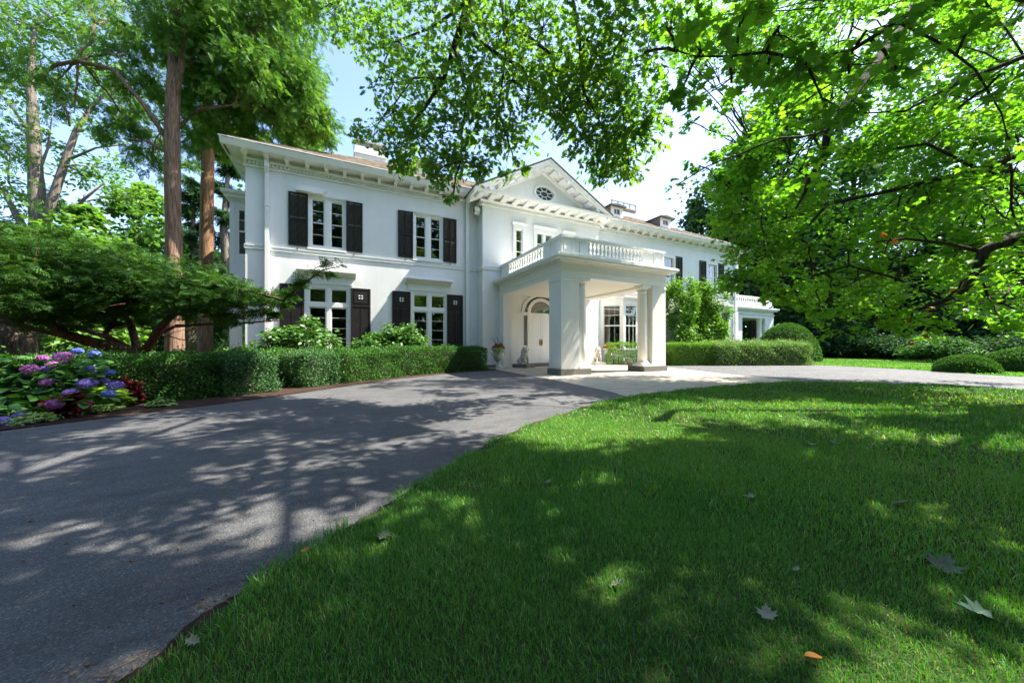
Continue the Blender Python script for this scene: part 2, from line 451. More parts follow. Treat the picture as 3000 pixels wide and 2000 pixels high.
# ------------------------------------------------------------------ world, sun, camera
scene = bpy.context.scene
SUN = Vector((0.68, -0.17, 1.0)).normalized()
EL = math.asin(SUN.z); AZ = math.atan2(SUN.x, SUN.y)
w = bpy.data.worlds.new('World'); scene.world = w; w.use_nodes = True
N, L = w.node_tree.nodes, w.node_tree.links
N.clear()
sky = N.new('ShaderNodeTexSky'); sky.sky_type = 'NISHITA'; sky.sun_disc = False
sky.sun_elevation = EL; sky.sun_rotation = AZ
sky.air_density = 1.0; sky.dust_density = 1.2; sky.ozone_density = 1.6; sky.altitude = 50
bg = N.new('ShaderNodeBackground'); bg.inputs[1].default_value = 0.14
wo = N.new('ShaderNodeOutputWorld')
tn = N.new('ShaderNodeVectorMath'); tn.operation = 'MULTIPLY'; tn.inputs[1].default_value = (1.0, 0.98, 1.02)
L.new(sky.outputs[0], tn.inputs[0]); L.new(tn.outputs[0], bg.inputs[0]); L.new(bg.outputs[0], wo.inputs[0])
sl = bpy.data.lights.new('sun', 'SUN'); sl.energy = 5.0; sl.angle = math.radians(0.5); sl.color = (1.0, 0.94, 0.83)
so = bpy.data.objects.new('sun', sl); COL.objects.link(so)
so.rotation_euler = SUN.to_track_quat('Z', 'Y').to_euler(); so.location = (20, -5, 30)

cd = bpy.data.cameras.new('camera'); cam = bpy.data.objects.new('camera', cd); COL.objects.link(cam)
cd.sensor_width = 36; cd.lens = 12.0; cd.shift_y = 14 / 3000; cd.clip_end = 2000; cd.clip_start = 0.05
cam.location = (0, 0, EYE); cam.rotation_euler = (PI / 2, 0, -YAW)
scene.camera = cam
scene.view_settings.view_transform = 'Standard'; scene.view_settings.look = 'None'
scene.view_settings.exposure = 1.8; scene.view_settings.gamma = 1.0
scene.cycles.max_bounces = 8; scene.cycles.diffuse_bounces = 4; scene.cycles.glossy_bounces = 3
scene.cycles.transmission_bounces = 5; scene.cycles.transparent_max_bounces = 8
scene.cycles.use_denoising = True


# ------------------------------------------------------------------ the ground
def smooth_closed(pts, sub=8):
    P = np.array(pts, float); n = len(P); out = []
    for i in range(n):
        a, b, c, d = P[i - 1], P[i], P[(i + 1) % n], P[(i + 2) % n]
        for k in range(sub):
            t = k / sub
            out.append(0.5 * ((2 * b) + (c - a) * t + (2 * a - 5 * b + 4 * c - d) * t * t + (3 * b - a - 3 * c + d) * t ** 3))
    return [tuple(p) for p in out]


def sheet(name, pts, z, m, kind='structure'):
    me = bpy.data.meshes.new(name)
    me.from_pydata([(x, y, z) for x, y in pts], [], [tuple(range(len(pts)))])
    me.materials.append(m); me.update()
    o = link(name, me)
    if kind: o['kind'] = kind
    return o


mb = MB(); mb.add([(-700, -700, -0.02), (900, -700, -0.02), (900, 900, -0.02), (-700, 900, -0.02)], [(0, 1, 2, 3)])
tag(mb.build('ground', LAND), kind='structure')

LAWN_PTS = [(-0.80, 0.95), (-0.53, 1.33), (-0.236, 1.73), (0.58, 2.44), (1.65, 3.34), (3.4, 4.26), (5.5, 4.87), (8.58, 5.03), (10.7, 4.77), (12.4, 3.3), (13.1, 1.6), (13.6, -1.5), (12.5, -6), (9, -9.5), (4, -9.5), (0.2, -7.5), (-1.6, -4), (-1.5, -1)]
LAWN = smooth_closed(LAWN_PTS, 10)
DRIVE = [(-7.2, 2.6), (-4.9, 4.75), (-3.47, 5.94), (-2.3, 6.8), (-1.2, 7.75), (0.2, 9.2), (1.7, 10.6), (3.4, 11.7), (5.2, 12.4), (8, 12.85), (10.5, 12.95), (13, 12.3), (14.6, 11.4), (17.6, 10.35), (21.3, 8.6), (20.6, 5.4), (18.9, 2.6), (18.6, -3), (17, -9), (10, -15), (2, -15), (-5, -12), (-8, -6)]
DRIVE_S = smooth_closed(DRIVE, 6)


def wobble(pts, a, s):
    r = random.Random(s); out = []
    for x, y in pts:
        out.append((x + r.uniform(-a, a), y + r.uniform(-a, a)))
    return out


sheet('driveway', DRIVE_S, 0.0, ASPHALT)
def grow(poly, fn):
    Q = np.array(poly); nx_ = np.roll(Q, -1, 0) - np.roll(Q, 1, 0); nn = np.stack([-nx_[:, 1], nx_[:, 0]], 1); nn /= np.linalg.norm(nn, axis=1)[:, None]
    return [tuple(q + n_ * fn(q)) for q, n_ in zip(Q, nn)]


rimr = random.Random(4)
RIM = groundmat('rim_soil', [(0.022, 0.016, 0.011), (0.05, 0.036, 0.024), (0.12, 0.075, 0.045)], 60, 1.0)
rim = grow(smooth_closed(LAWN_PTS, 60), lambda q: .022 + .026 * math.sin(q[0] * 3.1 + q[1] * 2.2) + rimr.uniform(-.006, .006) + .014 * math.sin(q[0] * 13 + q[1] * 17))
sheet('soil_rim', rim, 0.010, RIM)
sheet('lawn', wobble(smooth_closed(LAWN_PTS, 22), 0.02, 5), 0.014, SOIL)
APRON = [(5.55, 13.0), (5.3, 9.7), (5.25, 7.8), (4.95, 5.4), (4.6, 4.4), (10.6, 4.4), (11.1, 4.95), (11.75, 7.6), (13.0, 10.7), (12.7, 13.3), (12.2, 14.7), (5.6, 14.7)]
sheet('concrete_apron', APRON, 0.006, CONCRETE)
BED = [(-7.4, 2.72), (-4.9, 4.9), (-3.47, 6.0), (-2.3, 6.85), (-1.2, 7.8), (0.2, 9.25), (1.7, 10.65), (3.4, 11.75), (5.3, 12.45), (5.4, 14.2), (5.2, 14.7), (-3, 14.7), (-9, 13), (-11, 7)]
sheet('mulch_bed', wobble(BED, .05, 9), 0.006, MULCH)
sheet('right_bed', [(12.0, 13.2), (13.0, 12.35), (14.6, 11.45), (17.6, 10.4), (21.3, 8.7), (22.6, 10), (24.5, 14.7), (12, 14.7)], 0.008, MULCH)


def inside(P, poly):
    x, y = P[:, 0], P[:, 1]; c = np.zeros(len(P), bool); n = len(poly)
    for i in range(n):
        x1, y1 = poly[i]; x2, y2 = poly[(i + 1) % n]
        k = ((y1 > y) != (y2 > y)) & (x < (x2 - x1) * (y - y1) / (y2 - y1 + 1e-12) + x1)
        c ^= k
    return c


def edge_dist(P, poly):
    d = np.full(len(P), 1e9); Q = np.array(poly)
    for i in range(len(Q)):
        a, b = Q[i], Q[(i + 1) % len(Q)]
        ab = b - a; t = np.clip(((P - a) @ ab) / (ab @ ab + 1e-12), 0, 1)
        d = np.minimum(d, np.linalg.norm(P - a - t[:, None] * ab, axis=1))
    return d


def patch_noise(P, s, seed):
    r = np.random.default_rng(seed); v = np.zeros(len(P))
    for k in range(9):
        a = r.uniform(0, 2 * PI); f_ = s * r.uniform(0.6, 2.2)
        v += np.sin((P[:, 0] * math.cos(a) + P[:, 1] * math.sin(a)) * f_ + r.uniform(0, 6.28))
    return v / 3


def grass_blades(name, P, H, W, mat_, z=0.012):
    n = len(P)
    a = rng.uniform(0, 2 * PI, n); side = np.stack([np.cos(a), np.sin(a), np.zeros(n)], 1)
    b = a + PI / 2 + rng.normal(0, 0.5, n); ln = np.abs(rng.normal(0.35, 0.3, n))
    lean = np.stack([np.cos(b), np.sin(b), np.zeros(n)], 1) * (ln * H)[:, None]
    base = np.stack([P[:, 0], P[:, 1], np.full(n, z - 0.004)], 1)
    up = np.array((0, 0, 1.0))
    rows = []
    for t, wd in ((0, 1.0), (0.4, 0.85), (0.75, 0.55)):
        c = base + up * (H * t * (1 - 0.15 * t * ln))[:, None] + lean * (t * t)
        rows += [c - side * (W * wd / 2)[:, None], c + side * (W * wd / 2)[:, None]]
    rows.append(base + up * (H * (1 - 0.22 * ln))[:, None] + lean)
    V = np.stack(rows, 1).reshape(-1, 3)
    o = (np.arange(n) * 7)[:, None]
    F = np.concatenate([o + np.array([[0, 1, 3]]), o + np.array([[0, 3, 2]]), o + np.array([[2, 3, 5]]), o + np.array([[2, 5, 4]]), o + np.array([[4, 5, 6]])])
    pn = patch_noise(P, 1.1, 3) * 0.16 + patch_noise(P, 4.0, 4) * 0.08
    pn += 0.10 * np.clip(patch_noise(P, 0.7, 21) - 0.4, 0, 1)
    v = np.clip(np.minimum(rng.normal(0.40, 0.17, n) + pn, 0.8) + (rng.random(n) < 0.045 + 0.05 * np.clip(patch_noise(P, 2.4, 22), 0, 1)) * 0.55, 0, 1)
    return npmesh(name, V, F, mat_, np.tile(v, 5))


def scatter(n, r0, r1, a0, a1):
    r = np.sqrt(rng.uniform(r0 * r0, r1 * r1, n)); a = rng.uniform(a0, a1, n)
    return np.stack([r * np.sin(a), r * np.cos(a)], 1)


A0, A1 = YAW - math.radians(76), YAW + math.radians(76)
parts = []
for n, r0, r1, h0, w0 in ((230000, 0.3, 2.2, 0.034, 0.0024), (240000, 2.2, 4.5, 0.037, 0.0041), (170000, 4.5, 9, 0.046, 0.009), (90000, 9, 15, 0.05, 0.018)):
    P = scatter(n, r0, r1, A0, A1)
    P = P[inside(P, LAWN)]
    e = edge_dist(P, LAWN)
    keep = rng.random(len(P)) < np.clip(0.15 + e / 0.10 + 0.6 * patch_noise(P, 6, 8) * (e < 0.14), 0, 1)
    keep &= rng.random(len(P)) < np.clip(1.05 + 0.35 * patch_noise(P, 3, 9), 0.35, 1)
    P = P[keep]
    H = h0 * rng.uniform(0.55, 1.35, len(P)) * (1 + 0.2 * patch_noise(P, 2, 12))
    parts.append((P, H, np.full(len(P), w0) * rng.uniform(0.7, 1.2, len(P))))
P = np.concatenate([p[0] for p in parts]); H = np.concatenate([p[1] for p in parts]); W = np.concatenate([p[2] for p in parts])
# blades straying over the rim
st = np.array(smooth_closed(LAWN_PTS, 60)); st = st[(np.abs(st[:, 0]) < 14) & (st[:, 1] > .2)]
q = st[rng.integers(0, len(st), 8200)] + rng.normal(0, .04, (8200, 2))
q = q[patch_noise(q, 5, 41) > -.1]
P = np.concatenate([P, q]); H = np.concatenate([H, .04 * rng.uniform(.5, 1.5, len(q))]); W = np.concatenate([W, .003 + .0006 * np.hypot(q[:, 0], q[:, 1])])
tag(link('lawn_grass', grass_blades('lawn_grass', P, H, W, GRASS)), 'mown green lawn grass covering the round island in the driveway', 'grass', kind='stuff')
# far verge beyond the drive
P = scatter(150000, 14, 40, math.radians(52), math.radians(93))
P = P[~inside(P, DRIVE_S) & ~inside(P, [(12.0, 13.2), (21.3, 8.7), (24.5, 14.7), (12, 14.7)])]
P = P[P[:, 1] < 16]
tag(link('verge_grass', grass_blades('verge_grass', P, 0.07 * rng.uniform(0.6, 1.3, len(P)), np.full(len(P), 0.03), GRASS, -0.02)), 'strip of sunlit grass verge beyond the far drive', 'grass', kind='stuff')


# ------------------------------------------------------------------ the house
HOUSE = thing('mansion', 'large white two storey mansion with black shutters and pillared entrance portico', 'house', (0, 0, 0))
WY, BY = 14.73, 14.1                   # wing wall plane, centre bay wall plane
XL, XB0, XB1, XR = -3.12, 5.45, 11.92, 25.1
CX = 8.645                             # axis of the portico
OV = 0.51                              # eave overhang
SL = 0.555                             # roof slope
ZT = 7.62                              # soffit height
ZE = 7.80                              # eave edge
TH = 0.30                              # wall thickness


def part(name, mb_, m, parent=HOUSE, bevel=0, loc=None):
    return mb_.build(name, m, parent, loc, bevel)


def wall_with_holes(mb, x0, x1, z0, z1, y, holes, th=TH):
    """Wall facing -Y at plane y with rectangular openings and their reveals."""
    xs = sorted({x0, x1, *[h[0] for h in holes], *[h[1] for h in holes]})
    zs = sorted({z0, z1, *[h[2] for h in holes], *[h[3] for h in holes]})
    for i in range(len(xs) - 1):
        for k in range(len(zs) - 1):
            cx, cz = (xs[i] + xs[i + 1]) / 2, (zs[k] + zs[k + 1]) / 2
            if any(h[0] < cx < h[1] and h[2] < cz < h[3] for h in holes):
                continue
            a, b, c, d = xs[i], xs[i + 1], zs[k], zs[k + 1]
            mb.add([(a, y, c), (b, y, c), (b, y, d), (a, y, d)], [(0, 1, 2, 3)])
            mb.add([(a, y + th, c), (b, y + th, c), (b, y + th, d), (a, y + th, d)], [(3, 2, 1, 0)])
    for a, b, c, d in holes:
        q = y + th
        mb.add([(a, y, c), (a, q, c), (a, q, d), (a, y, d)], [(3, 2, 1, 0)])
        mb.add([(b, y, c), (b, q, c), (b, q, d), (b, y, d)], [(0, 1, 2, 3)])
        mb.add([(a, y, d), (b, y, d), (b, q, d), (a, q, d)], [(0, 1, 2, 3)])
        mb.add([(a, y, c), (b, y, c), (b, q, c), (a, q, c)], [(3, 2, 1, 0)])
    return mb


UW = [(-1.22, 0.02), (2.58, 3.82)]      # upper windows of the left wing
LW = [(-1.30, 0.16), (2.50, 4.00)]      # lower windows
ZU0, ZU1, ZL1 = 4.63, 6.55, 3.22
wl = MB()
wall_with_holes(wl, XL, XB0 + 0.3, 0, ZT, WY, [(a, b, ZU0, ZU1) for a, b in UW] + [(a, b, 0.35, ZL1) for a, b in LW])
wl.add([(XL, WY, 0), (XL, 25, 0), (XL, 25, ZT), (XL, WY, ZT)], [(0, 1, 2, 3)])
part('left_wing_wall', wl, WHITE)
bw = MB()
BH = [(7.08, 7.42, 4.9, 6.37), (8.19, 9.05, 4.9, 6.37), (9.85, 10.2, 4.9, 6.37)]
wall_with_holes(bw, XB0, XB1, 0, ZT, BY, BH + [(7.42, 9.87, 0.02, 3.42)])
for x in (XB0, XB1):
    bw.add([(x, BY, 0), (x, WY + 0.02, 0), (x, WY + 0.02, ZT), (x, BY, ZT)], [(0, 1, 2, 3)])
part('bay_wall', bw, WHITE)
rw = MB()
RU = [(14.05, 15.25), (17.95, 19.15)]
RU = [(17.05, 18.55), (21.55, 22.75)]
RL = []
wall_with_holes(rw, XB1 - 0.3, XR, 0, ZT, WY, [(a, b, ZU0, ZU1) for a, b in RU] + [(12.9, 16.0, 0.9, 3.15), (21.0, 23.6, 0.9, 3.15)])
rw.add([(XR, WY, 0), (XR, 25, 0), (XR, 25, ZT), (XR, WY, ZT)], [(0, 1, 2, 3)])
rw.add([(XL, 25, 0), (XR, 25, 0), (XR, 25, ZT), (XL, 25, ZT)], [(0, 1, 2, 3)])
part('right_wing_wall', rw, WHITE)
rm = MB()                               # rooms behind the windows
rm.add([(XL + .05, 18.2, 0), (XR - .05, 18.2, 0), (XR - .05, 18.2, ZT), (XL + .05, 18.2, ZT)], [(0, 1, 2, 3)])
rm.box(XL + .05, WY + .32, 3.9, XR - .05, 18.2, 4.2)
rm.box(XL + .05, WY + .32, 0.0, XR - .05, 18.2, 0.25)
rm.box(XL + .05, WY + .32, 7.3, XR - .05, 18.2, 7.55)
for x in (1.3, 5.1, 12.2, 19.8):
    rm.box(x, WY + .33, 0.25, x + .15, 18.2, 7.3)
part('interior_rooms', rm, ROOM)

# belt course, water table
b = MB(); b.box(XL - .03, WY - .035, 4.36, XB0, WY + .0, 4.47); b.box(XL - .03, WY - .05, 4.47, XB0, WY, 4.50)
part('belt_course', b, WHITE)
b = MB(); b.box(XB0 - .035, BY - .035, 4.36, XB1 + .035, BY, 4.47); b.box(XB0 - .05, BY - .05, 4.47, XB1 + .05, BY, 4.50)
b.box(XB0 - .036, BY, 4.36, XB0, WY - .051, 4.47)
part('belt_course', b, WHITE)
b = MB(); b.box(XB1 + .036, WY - .035, 4.36, XR, WY, 4.47)
part('belt_course', b, WHITE)


# --- cornices: dentil course, modillion brackets, soffit and gutter
BR = MB()
BR.prism([(0, 0), (0, -0.19), (-0.05, -0.15), (-0.12, -0.13), (-0.3, -0.1), (-0.34, -0.05), (-0.35, 0)], 'x', -0.058, 0.058)
BR.prism([(0.0, 0.0), (-0.42, 0.0), (-0.40, -0.03), (0, -0.03)], 'x', -0.078, 0.078)
BRD = BR.data('bracket', TRIM)


def cornice(x0, x1, y, left_end, right_end):
    c = MB()
    a0 = x0 - (0.05 if left_end else 0); a1 = x1 + (0.05 if right_end else 0)
    c.box(a0, y - .05, 7.22, a1, y, 7.28)                       # lower fillet
    c.box(a0, y - .025, 7.28, a1, y, 7.41)                      # dentil ground
    n = int((a1 - a0) / 0.115)
    for i in range(n):
        xx = a0 + (i + 0.25) * (a1 - a0) / n
        c.box(xx, y - .085, 7.30, xx + 0.072, y - .0252, 7.405)
    c.prism([(y, 7.41), (y - .11, 7.41), (y - .13, 7.45), (y - .13, 7.48), (y, 7.48)], 'x', a0, a1)
    e0 = x0 - (OV if left_end else 0); e1 = x1 + (OV if right_end else 0)
    c.box(e0, y - OV + .06, ZT, e1, y + .4, ZT + .03)           # soffit
    c.prism([(y - OV + .10, ZT - .001), (y - OV + .02, ZT - .001), (y - OV + .0, ZT + .03), (y - OV - .03, ZT + .10), (y - OV - .06, ZT + .17), (y - OV - .06, ZT + .2), (y - OV + .10, ZT + .2)], 'x', e0 - (.06 if left_end else 0), e1 + (.06 if right_end else 0))
    if left_end:
        c.box(x0 - OV - .06, y - OV + .1, ZT, x0 - OV + .06, 25.6, ZT + .2)
        c.box(x0 - OV + .06, y + .4, ZT, x0, 25.6, ZT + .03)
        c.box(x0 - .085, y + .0, 7.22, x0, 25, 7.48)
    o = part('cornice', c, TRIM)
    k = max(2, round((x1 - x0) / 0.64))
    for i in range(k + 1):
        link('bracket', BRD, o, (x0 + 0.02 + (x1 - x0 - .04) * i / k, y - .1, ZT + .001))
    return o


co = cornice(XL, XB0 - .5, WY, True, False)
for i in range(8):
    q = link('bracket', BRD, co, (XL - .1, WY + .3 + i * .64, ZT + .001)); q.rotation_euler = (0, 0, -PI / 2)
cornice(XB1 + .6, XR, WY, False, True)
g = MB(); g.box(XL - OV - .09, WY - OV - .085, ZT + .2, XB0 - .15, WY - OV - .02, ZT + .225)
part('gutter_lip', g, TRIM)
g = MB(); g.box(XB1 + .2, WY - OV - .085, ZT + .2, XR + OV, WY - OV - .02, ZT + .225)
part('gutter_lip', g, TRIM)


# --- roof in stepped shingle courses
def roof_slope(x0, x1, hip0, hip1, rows, y0, z0, dy):
    r = MB(); jit = random.Random(3)
    for i in range(rows):
        ya, yb = y0 + i * dy, y0 + (i + 1) * dy
        za, zb = z0 + SL * (ya - y0), z0 + SL * (yb - y0)
        a0 = x0 + (ya - y0) * hip0; a1 = x1 - (ya - y0) * hip1
        b0 = x0 + (yb - y0) * hip0; b1 = x1 - (yb - y0) * hip1
        n = max(2, int((a1 - a0) / 0.32))
        off = jit.random()
        ed = sorted([a0, a1] + [a0 + (k + off) * (a1 - a0) / n for k in range(n) if k + off < n])
        for k in range(len(ed) - 1):
            l_, r_ = ed[k], ed[k + 1]
            if r_ - l_ < 0.02:
                continue
            t = 0.022 + 0.02 * jit.random(); dd = 0.02 * jit.random()
            bl, br = max(l_, b0), min(r_, b1)
            if br <= bl: bl = br = min(max(l_, b0), b1)
            g_ = 0.004
            r.add([(l_ + g_, ya - dd, za + t), (r_ - g_, ya - dd, za + t), (br - g_, yb, zb + .012), (bl + g_, yb, zb + .012), (l_ + g_, ya - dd, za - .03), (r_ - g_, ya - dd, za - .03)],
                  [(0, 1, 2, 3), (4, 5, 1, 0)])
        r.add([(a0, ya, za - .03), (a1, ya, za - .03), (b1, yb, zb - .03), (b0, yb, zb - .03)], [(0, 1, 2, 3)])
    return r


EY = WY - OV - .05
rf = roof_slope(XL - OV - .07, XR + OV + .07, 1, 1, 34, EY, ZE + .03, 0.18)
RY = EY + 34 * .18; RZ = ZE + .03 + SL * (RY - EY)
x0h = XL - OV - .07; x1h = XR + OV + .07; hh = RY - EY; yb = RY + hh
rf.add([(x0h, EY, ZE), (x0h + hh, RY, RZ), (x0h, yb, ZE)], [(0, 1, 2)])
rf.add([(x1h, EY, ZE), (x1h, yb, ZE), (x1h - hh, RY, RZ)], [(0, 1, 2)])
rf.add([(x0h, yb, ZE), (x1h, yb, ZE), (x1h - hh, RY, RZ), (x0h + hh, RY, RZ)], [(0, 1, 2, 3)])
roof = part('roof', rf, ROOF)


def chimney(x0, x1, y0, y1, z0, z1):
    c = MB(); c.box(x0, y0, z0, x1, y1, z1)
    c.box(x0 - .04, y0 - .04, z1 - .42, x1 + .04, y1 + .04, z1 - .34)
    o = part('chimney', c, WHITE)
    k = MB(); k.box(x0 + .07, y0 + .05, z1, x1 - .07, y1 - .05, z1 + .22); k.box(x0 - .03, y0 - .04, z1 + .22, x1 + .03, y1 + .04, z1 + .30)
    part('chimney_cap', k, simple('weathered_cap', (0.42, 0.38, 0.33), .8, noise=.3), o)
    return o


chimney(0.45, 2.05, 20.1, 21.3, 9.5, 11.75)
ch = chimney(18.0, 20.6, 19.8, 21.2, 9.5, 11.3)
k = MB()
for i in range(5):
    k.box(18.05 + i * .6, 19.8, 11.6, 18.13 + i * .6, 19.88, 11.95)
k.box(18.0, 19.79, 11.95, 20.6, 19.89, 12.02)
part('roof_rail', k, simple('grey_rail', (.3, .3, .3), .6), ch)


def dormer(x0, x1, y, z0, z1, back):
    d = MB()
    xs = (x0 + x1) / 2; hw = (x1 - x0) * .23
    wall_with_holes(d, x0, x1, z0, z1, y, [(xs - hw, xs + hw, z0 + .2, z1 - .14)], .12)
    o = part('dormer', d, WHITE)
    s = MB()
    ck = simple('weathered_shingle_cheek', (.22, .185, .17), .9, noise=.4, nscale=12)
    for x in (x0, x1):
        s = MB(); s.add([(x, y, z0 - .4), (x, back, z0 - .4), (x, back, z1), (x, y, z1)], [(0, 1, 2, 3)])
        part('dormer_cheek', s, ck, o)
    q = MB(); q.prism([(x0 - .14, z1), (x1 + .14, z1), (x1 + .14, z1 + .05), (xs, z1 + .14), (x0 - .14, z1 + .05)], 'y', y - .18, back)
    part('dormer_roof', q, LEAD, o)
    q = MB(); q.box(xs - hw, y + .05, z0 + .2, xs + hw, y + .06, z1 - .14)
    part('pane', q, simple('dark_pane', (.02, .025, .03), .08), o)
    q = MB(); q.box(xs - .015, y + .03, z0 + .2, xs + .015, y + .049, z1 - .14); q.box(xs - hw - .05, y - .02, z1 - .14, xs + hw + .05, y - .001, z1 - .09)
    part('sash', q, TRIM, o)


dormer(2.85, 3.85, 15.45, 8.55, 9.12, 17.4)
dormer(14.5, 15.5, 16.0, 8.85, 9.5, 18.0)
dormer(18.75, 19.75, 16.0, 8.85, 9.5, 18.2)

# --- centre bay: cornice, pediment, gable roof
PX0, PX1 = 4.83, 12.25
PC = (PX0 + PX1) / 2; PZ = 9.60; FY = BY - .70
c = MB()
c.box(XB0 - .06, BY - .06, 7.17, XB1 + .06, BY, 7.24)
c.box(XB0 - .03, BY - .03, 7.24, XB1 + .03, BY, 7.33)
c.prism([(BY, 7.33), (BY - .10, 7.33), (BY - .13, 7.37), (BY - .13, 7.40), (BY, 7.40)], 'x', XB0 - .12, XB1 + .12)
c.box(XB0 - .5, FY + .1, 7.52, XB1 + .25, BY + .2, 7.545)
c.prism([(FY + .1, 7.50), (FY + .04, 7.50), (FY + .02, 7.54), (FY, 7.6), (FY + .1, 7.6)], 'x', PX0 + .1, PX1 - .1)
for x, s in ((XB0, -1), (XB1, 1)):                              # returns along the sides
    xa, xb_ = sorted((x, x + s * .1))
    c.box(xa, BY, 7.17, xb_, WY - .09, 7.40)
    xa, xb_ = sorted((x, x + s * .58))
    c.box(xa, BY + .21, 7.5, xb_, WY + .3, 7.6)
bc = part('bay_cornice', c, TRIM)
BK = MB(); BK.prism([(0, 0), (0, -.14), (-.06, -.125), (-.34, -.10), (-.46, -.07), (-.5, 0)], 'x', -.13, .13)
BKD = BK.data('bracket', TRIM)
for i in range(13):
    link('bracket', BKD, bc, (XB0 - .26 + i * (XB1 - XB0 + .52) / 12, BY - .1, 7.521))

t = MB()                                                        # tympanum wall with an oval opening
ex, ez, ea, eb = 8.66, 8.30, .50, .32
NO = 40
TZ = lambda x: PZ - .10 - abs(x - PC) * (PZ - 7.62) / (PC - PX0)
ov = [(ex + ea * math.cos(2 * PI * i / NO), ez + eb * math.sin(2 * PI * i / NO)) for i in range(NO)]
outr = []
for i in range(NO):                                             # outer outline hit by the same rays
    a = 2 * PI * i / NO; dx, dz = math.cos(a), math.sin(a); best = 99
    s = (PZ - 7.62) / (PC - PX0)
    if dz < -1e-6: best = min(best, (7.55 - ez) / dz)
    for sg in (1, -1):
        den = dz + sg * s * dx
        if den > 1e-6: best = min(best, (PZ - .1 - ez - sg * s * (ex - PC)) / den)
    outr.append((ex + dx * best, ez + dz * best))
for i in range(NO):
    j = (i + 1) % NO
    t.add([(ov[i][0], BY, ov[i][1]), (ov[j][0], BY, ov[j][1]), (outr[j][0], BY, outr[j][1]), (outr[i][0], BY, outr[i][1])], [(0, 3, 2, 1)])
    t.add([(ov[i][0], BY, ov[i][1]), (ov[j][0], BY, ov[j][1]), (ov[j][0], BY + .14, ov[j][1]), (ov[i][0], BY + .14, ov[i][1])], [(0, 1, 2, 3)])
t.add([(PX0 + .3, BY + .02, 7.55), (PX1 - .3, BY + .02, 7.55), (PX1 - .3, BY + .02, 7.66), (PX0 + .3, BY + .02, 7.66)], [(0, 1, 2, 3)])
part('pediment_wall', t, WHITE)
wv = MB()
for i in range(NO):                                             # moulded oval ring
    j = (i + 1) % NO
    p, q = ov[i], ov[j]
    e = lambda pt, k, y: (ex + (pt[0] - ex) * k, y, ez + (pt[1] - ez) * k)
    wv.add([e(p, 1.0, BY - .03), e(q, 1.0, BY - .03), e(q, 1.26, BY - .05), e(p, 1.26, BY - .05)], [(0, 3, 2, 1)])
    wv.add([e(p, 1.26, BY - .05), e(q, 1.26, BY - .05), e(q, 1.26, BY), e(p, 1.26, BY)], [(0, 3, 2, 1)])
    wv.add([e(p, 1.0, BY - .03), e(q, 1.0, BY - .03), e(q, 1.0, BY + .001), e(p, 1.0, BY + .001)], [(0, 1, 2, 3)])
ow = part('window', wv, TRIM)
sm = MB()
for i in range(8):
    a = 2 * PI * (i + .5) / 8
    sm.tube([(ex + ea * .42 * math.cos(a), BY + .07, ez + eb * .42 * math.sin(a)), (ex + ea * math.cos(a), BY + .07, ez + eb * math.sin(a))], .022, 6)
sm.tube([(ex + ea * .42 * math.cos(2 * PI * i / 20), BY + .07, ez + eb * .42 * math.sin(2 * PI * i / 20)) for i in range(21)], .022, 6)
part('sash', sm, TRIM, ow)
gp = MB(); gp.add([(x, BY + .1, z) for x, z in ov], [tuple(range(NO))])
part('pane', gp, simple('dark_oval_pane', (.03, .04, .03), .05), ow)

SLP = (PZ - 7.58) / (PC - PX0)


def rake(prof, mat_, name, parent=HOUSE, x_in=0.0):
    """Profile (y, dz) swept along both slopes of the pediment."""
    m_ = MB(); n = len(prof)
    secs = []
    for x in (PX0 + x_in, PC, PX1 - x_in):
        zb = PZ - abs(x - PC) * SLP
        secs.append([(x, y, zb + dz) for y, dz in prof])
    v = [p for s_ in secs for p in s_]
    f = []
    for s_ in range(2):
        for i in range(n):
            j = (i + 1) % n
            f.append((s_ * n + i, s_ * n + j, (s_ + 1) * n + j, (s_ + 1) * n + i))
    f += [tuple(range(n)), tuple(range(3 * n - 1, 2 * n - 1, -1))]
    m_.add(v, f)
    return part(name, m_, mat_, parent)


rk = rake([(FY - .02, .0), (FY - .02, -.03), (FY + .02, -.09), (FY + .05, -.19), (FY + .10, -.19), (FY + .10, -.185), (BY - .12, -.185), (BY - .12, -.25), (BY - .08, -.36), (BY - .0, -.40), (BY - .0, .0)], TRIM, 'raking_cornice')
RB = MB(); RB.box(-.13, -.48, -.13, .13, -.02, 0)
RBD = RB.data('bracket', TRIM)
for sg in (-1, 1):
    for i in range(7):
        x = PC + sg * (.42 + i * .5)
        q = link('bracket', RBD, rk, (x, BY - .121, PZ - abs(x - PC) * SLP - .187)); q.rotation_euler = (0, sg * math.atan(SLP), 0)
q = link('bracket', RBD, rk, (PC, BY - .122, PZ - .2))
gr = MB()
for sg in (-1, 1):
    xe = PX0 - .02 if sg < 0 else PX1 + .02
    ze = PZ - abs(xe - PC) * SLP
    gr.add([(xe, FY - .05, ze + .02), (PC, FY - .05, PZ + .02), (PC, 20, PZ + .02), (xe, 20, ze + .02), (xe, FY - .05, ze + .07), (PC, FY - .05, PZ + .07), (PC, 20, PZ + .07), (xe, 20, ze + .07)],
           [(0, 1, 2, 3), (7, 6, 5, 4), (0, 4, 5, 1), (3, 2, 6, 7), (0, 3, 7, 4)])
part('pediment_roof', gr, simple('dark_brown_shingle', (.10, .075, .06), .9, noise=.4, nscale=10))


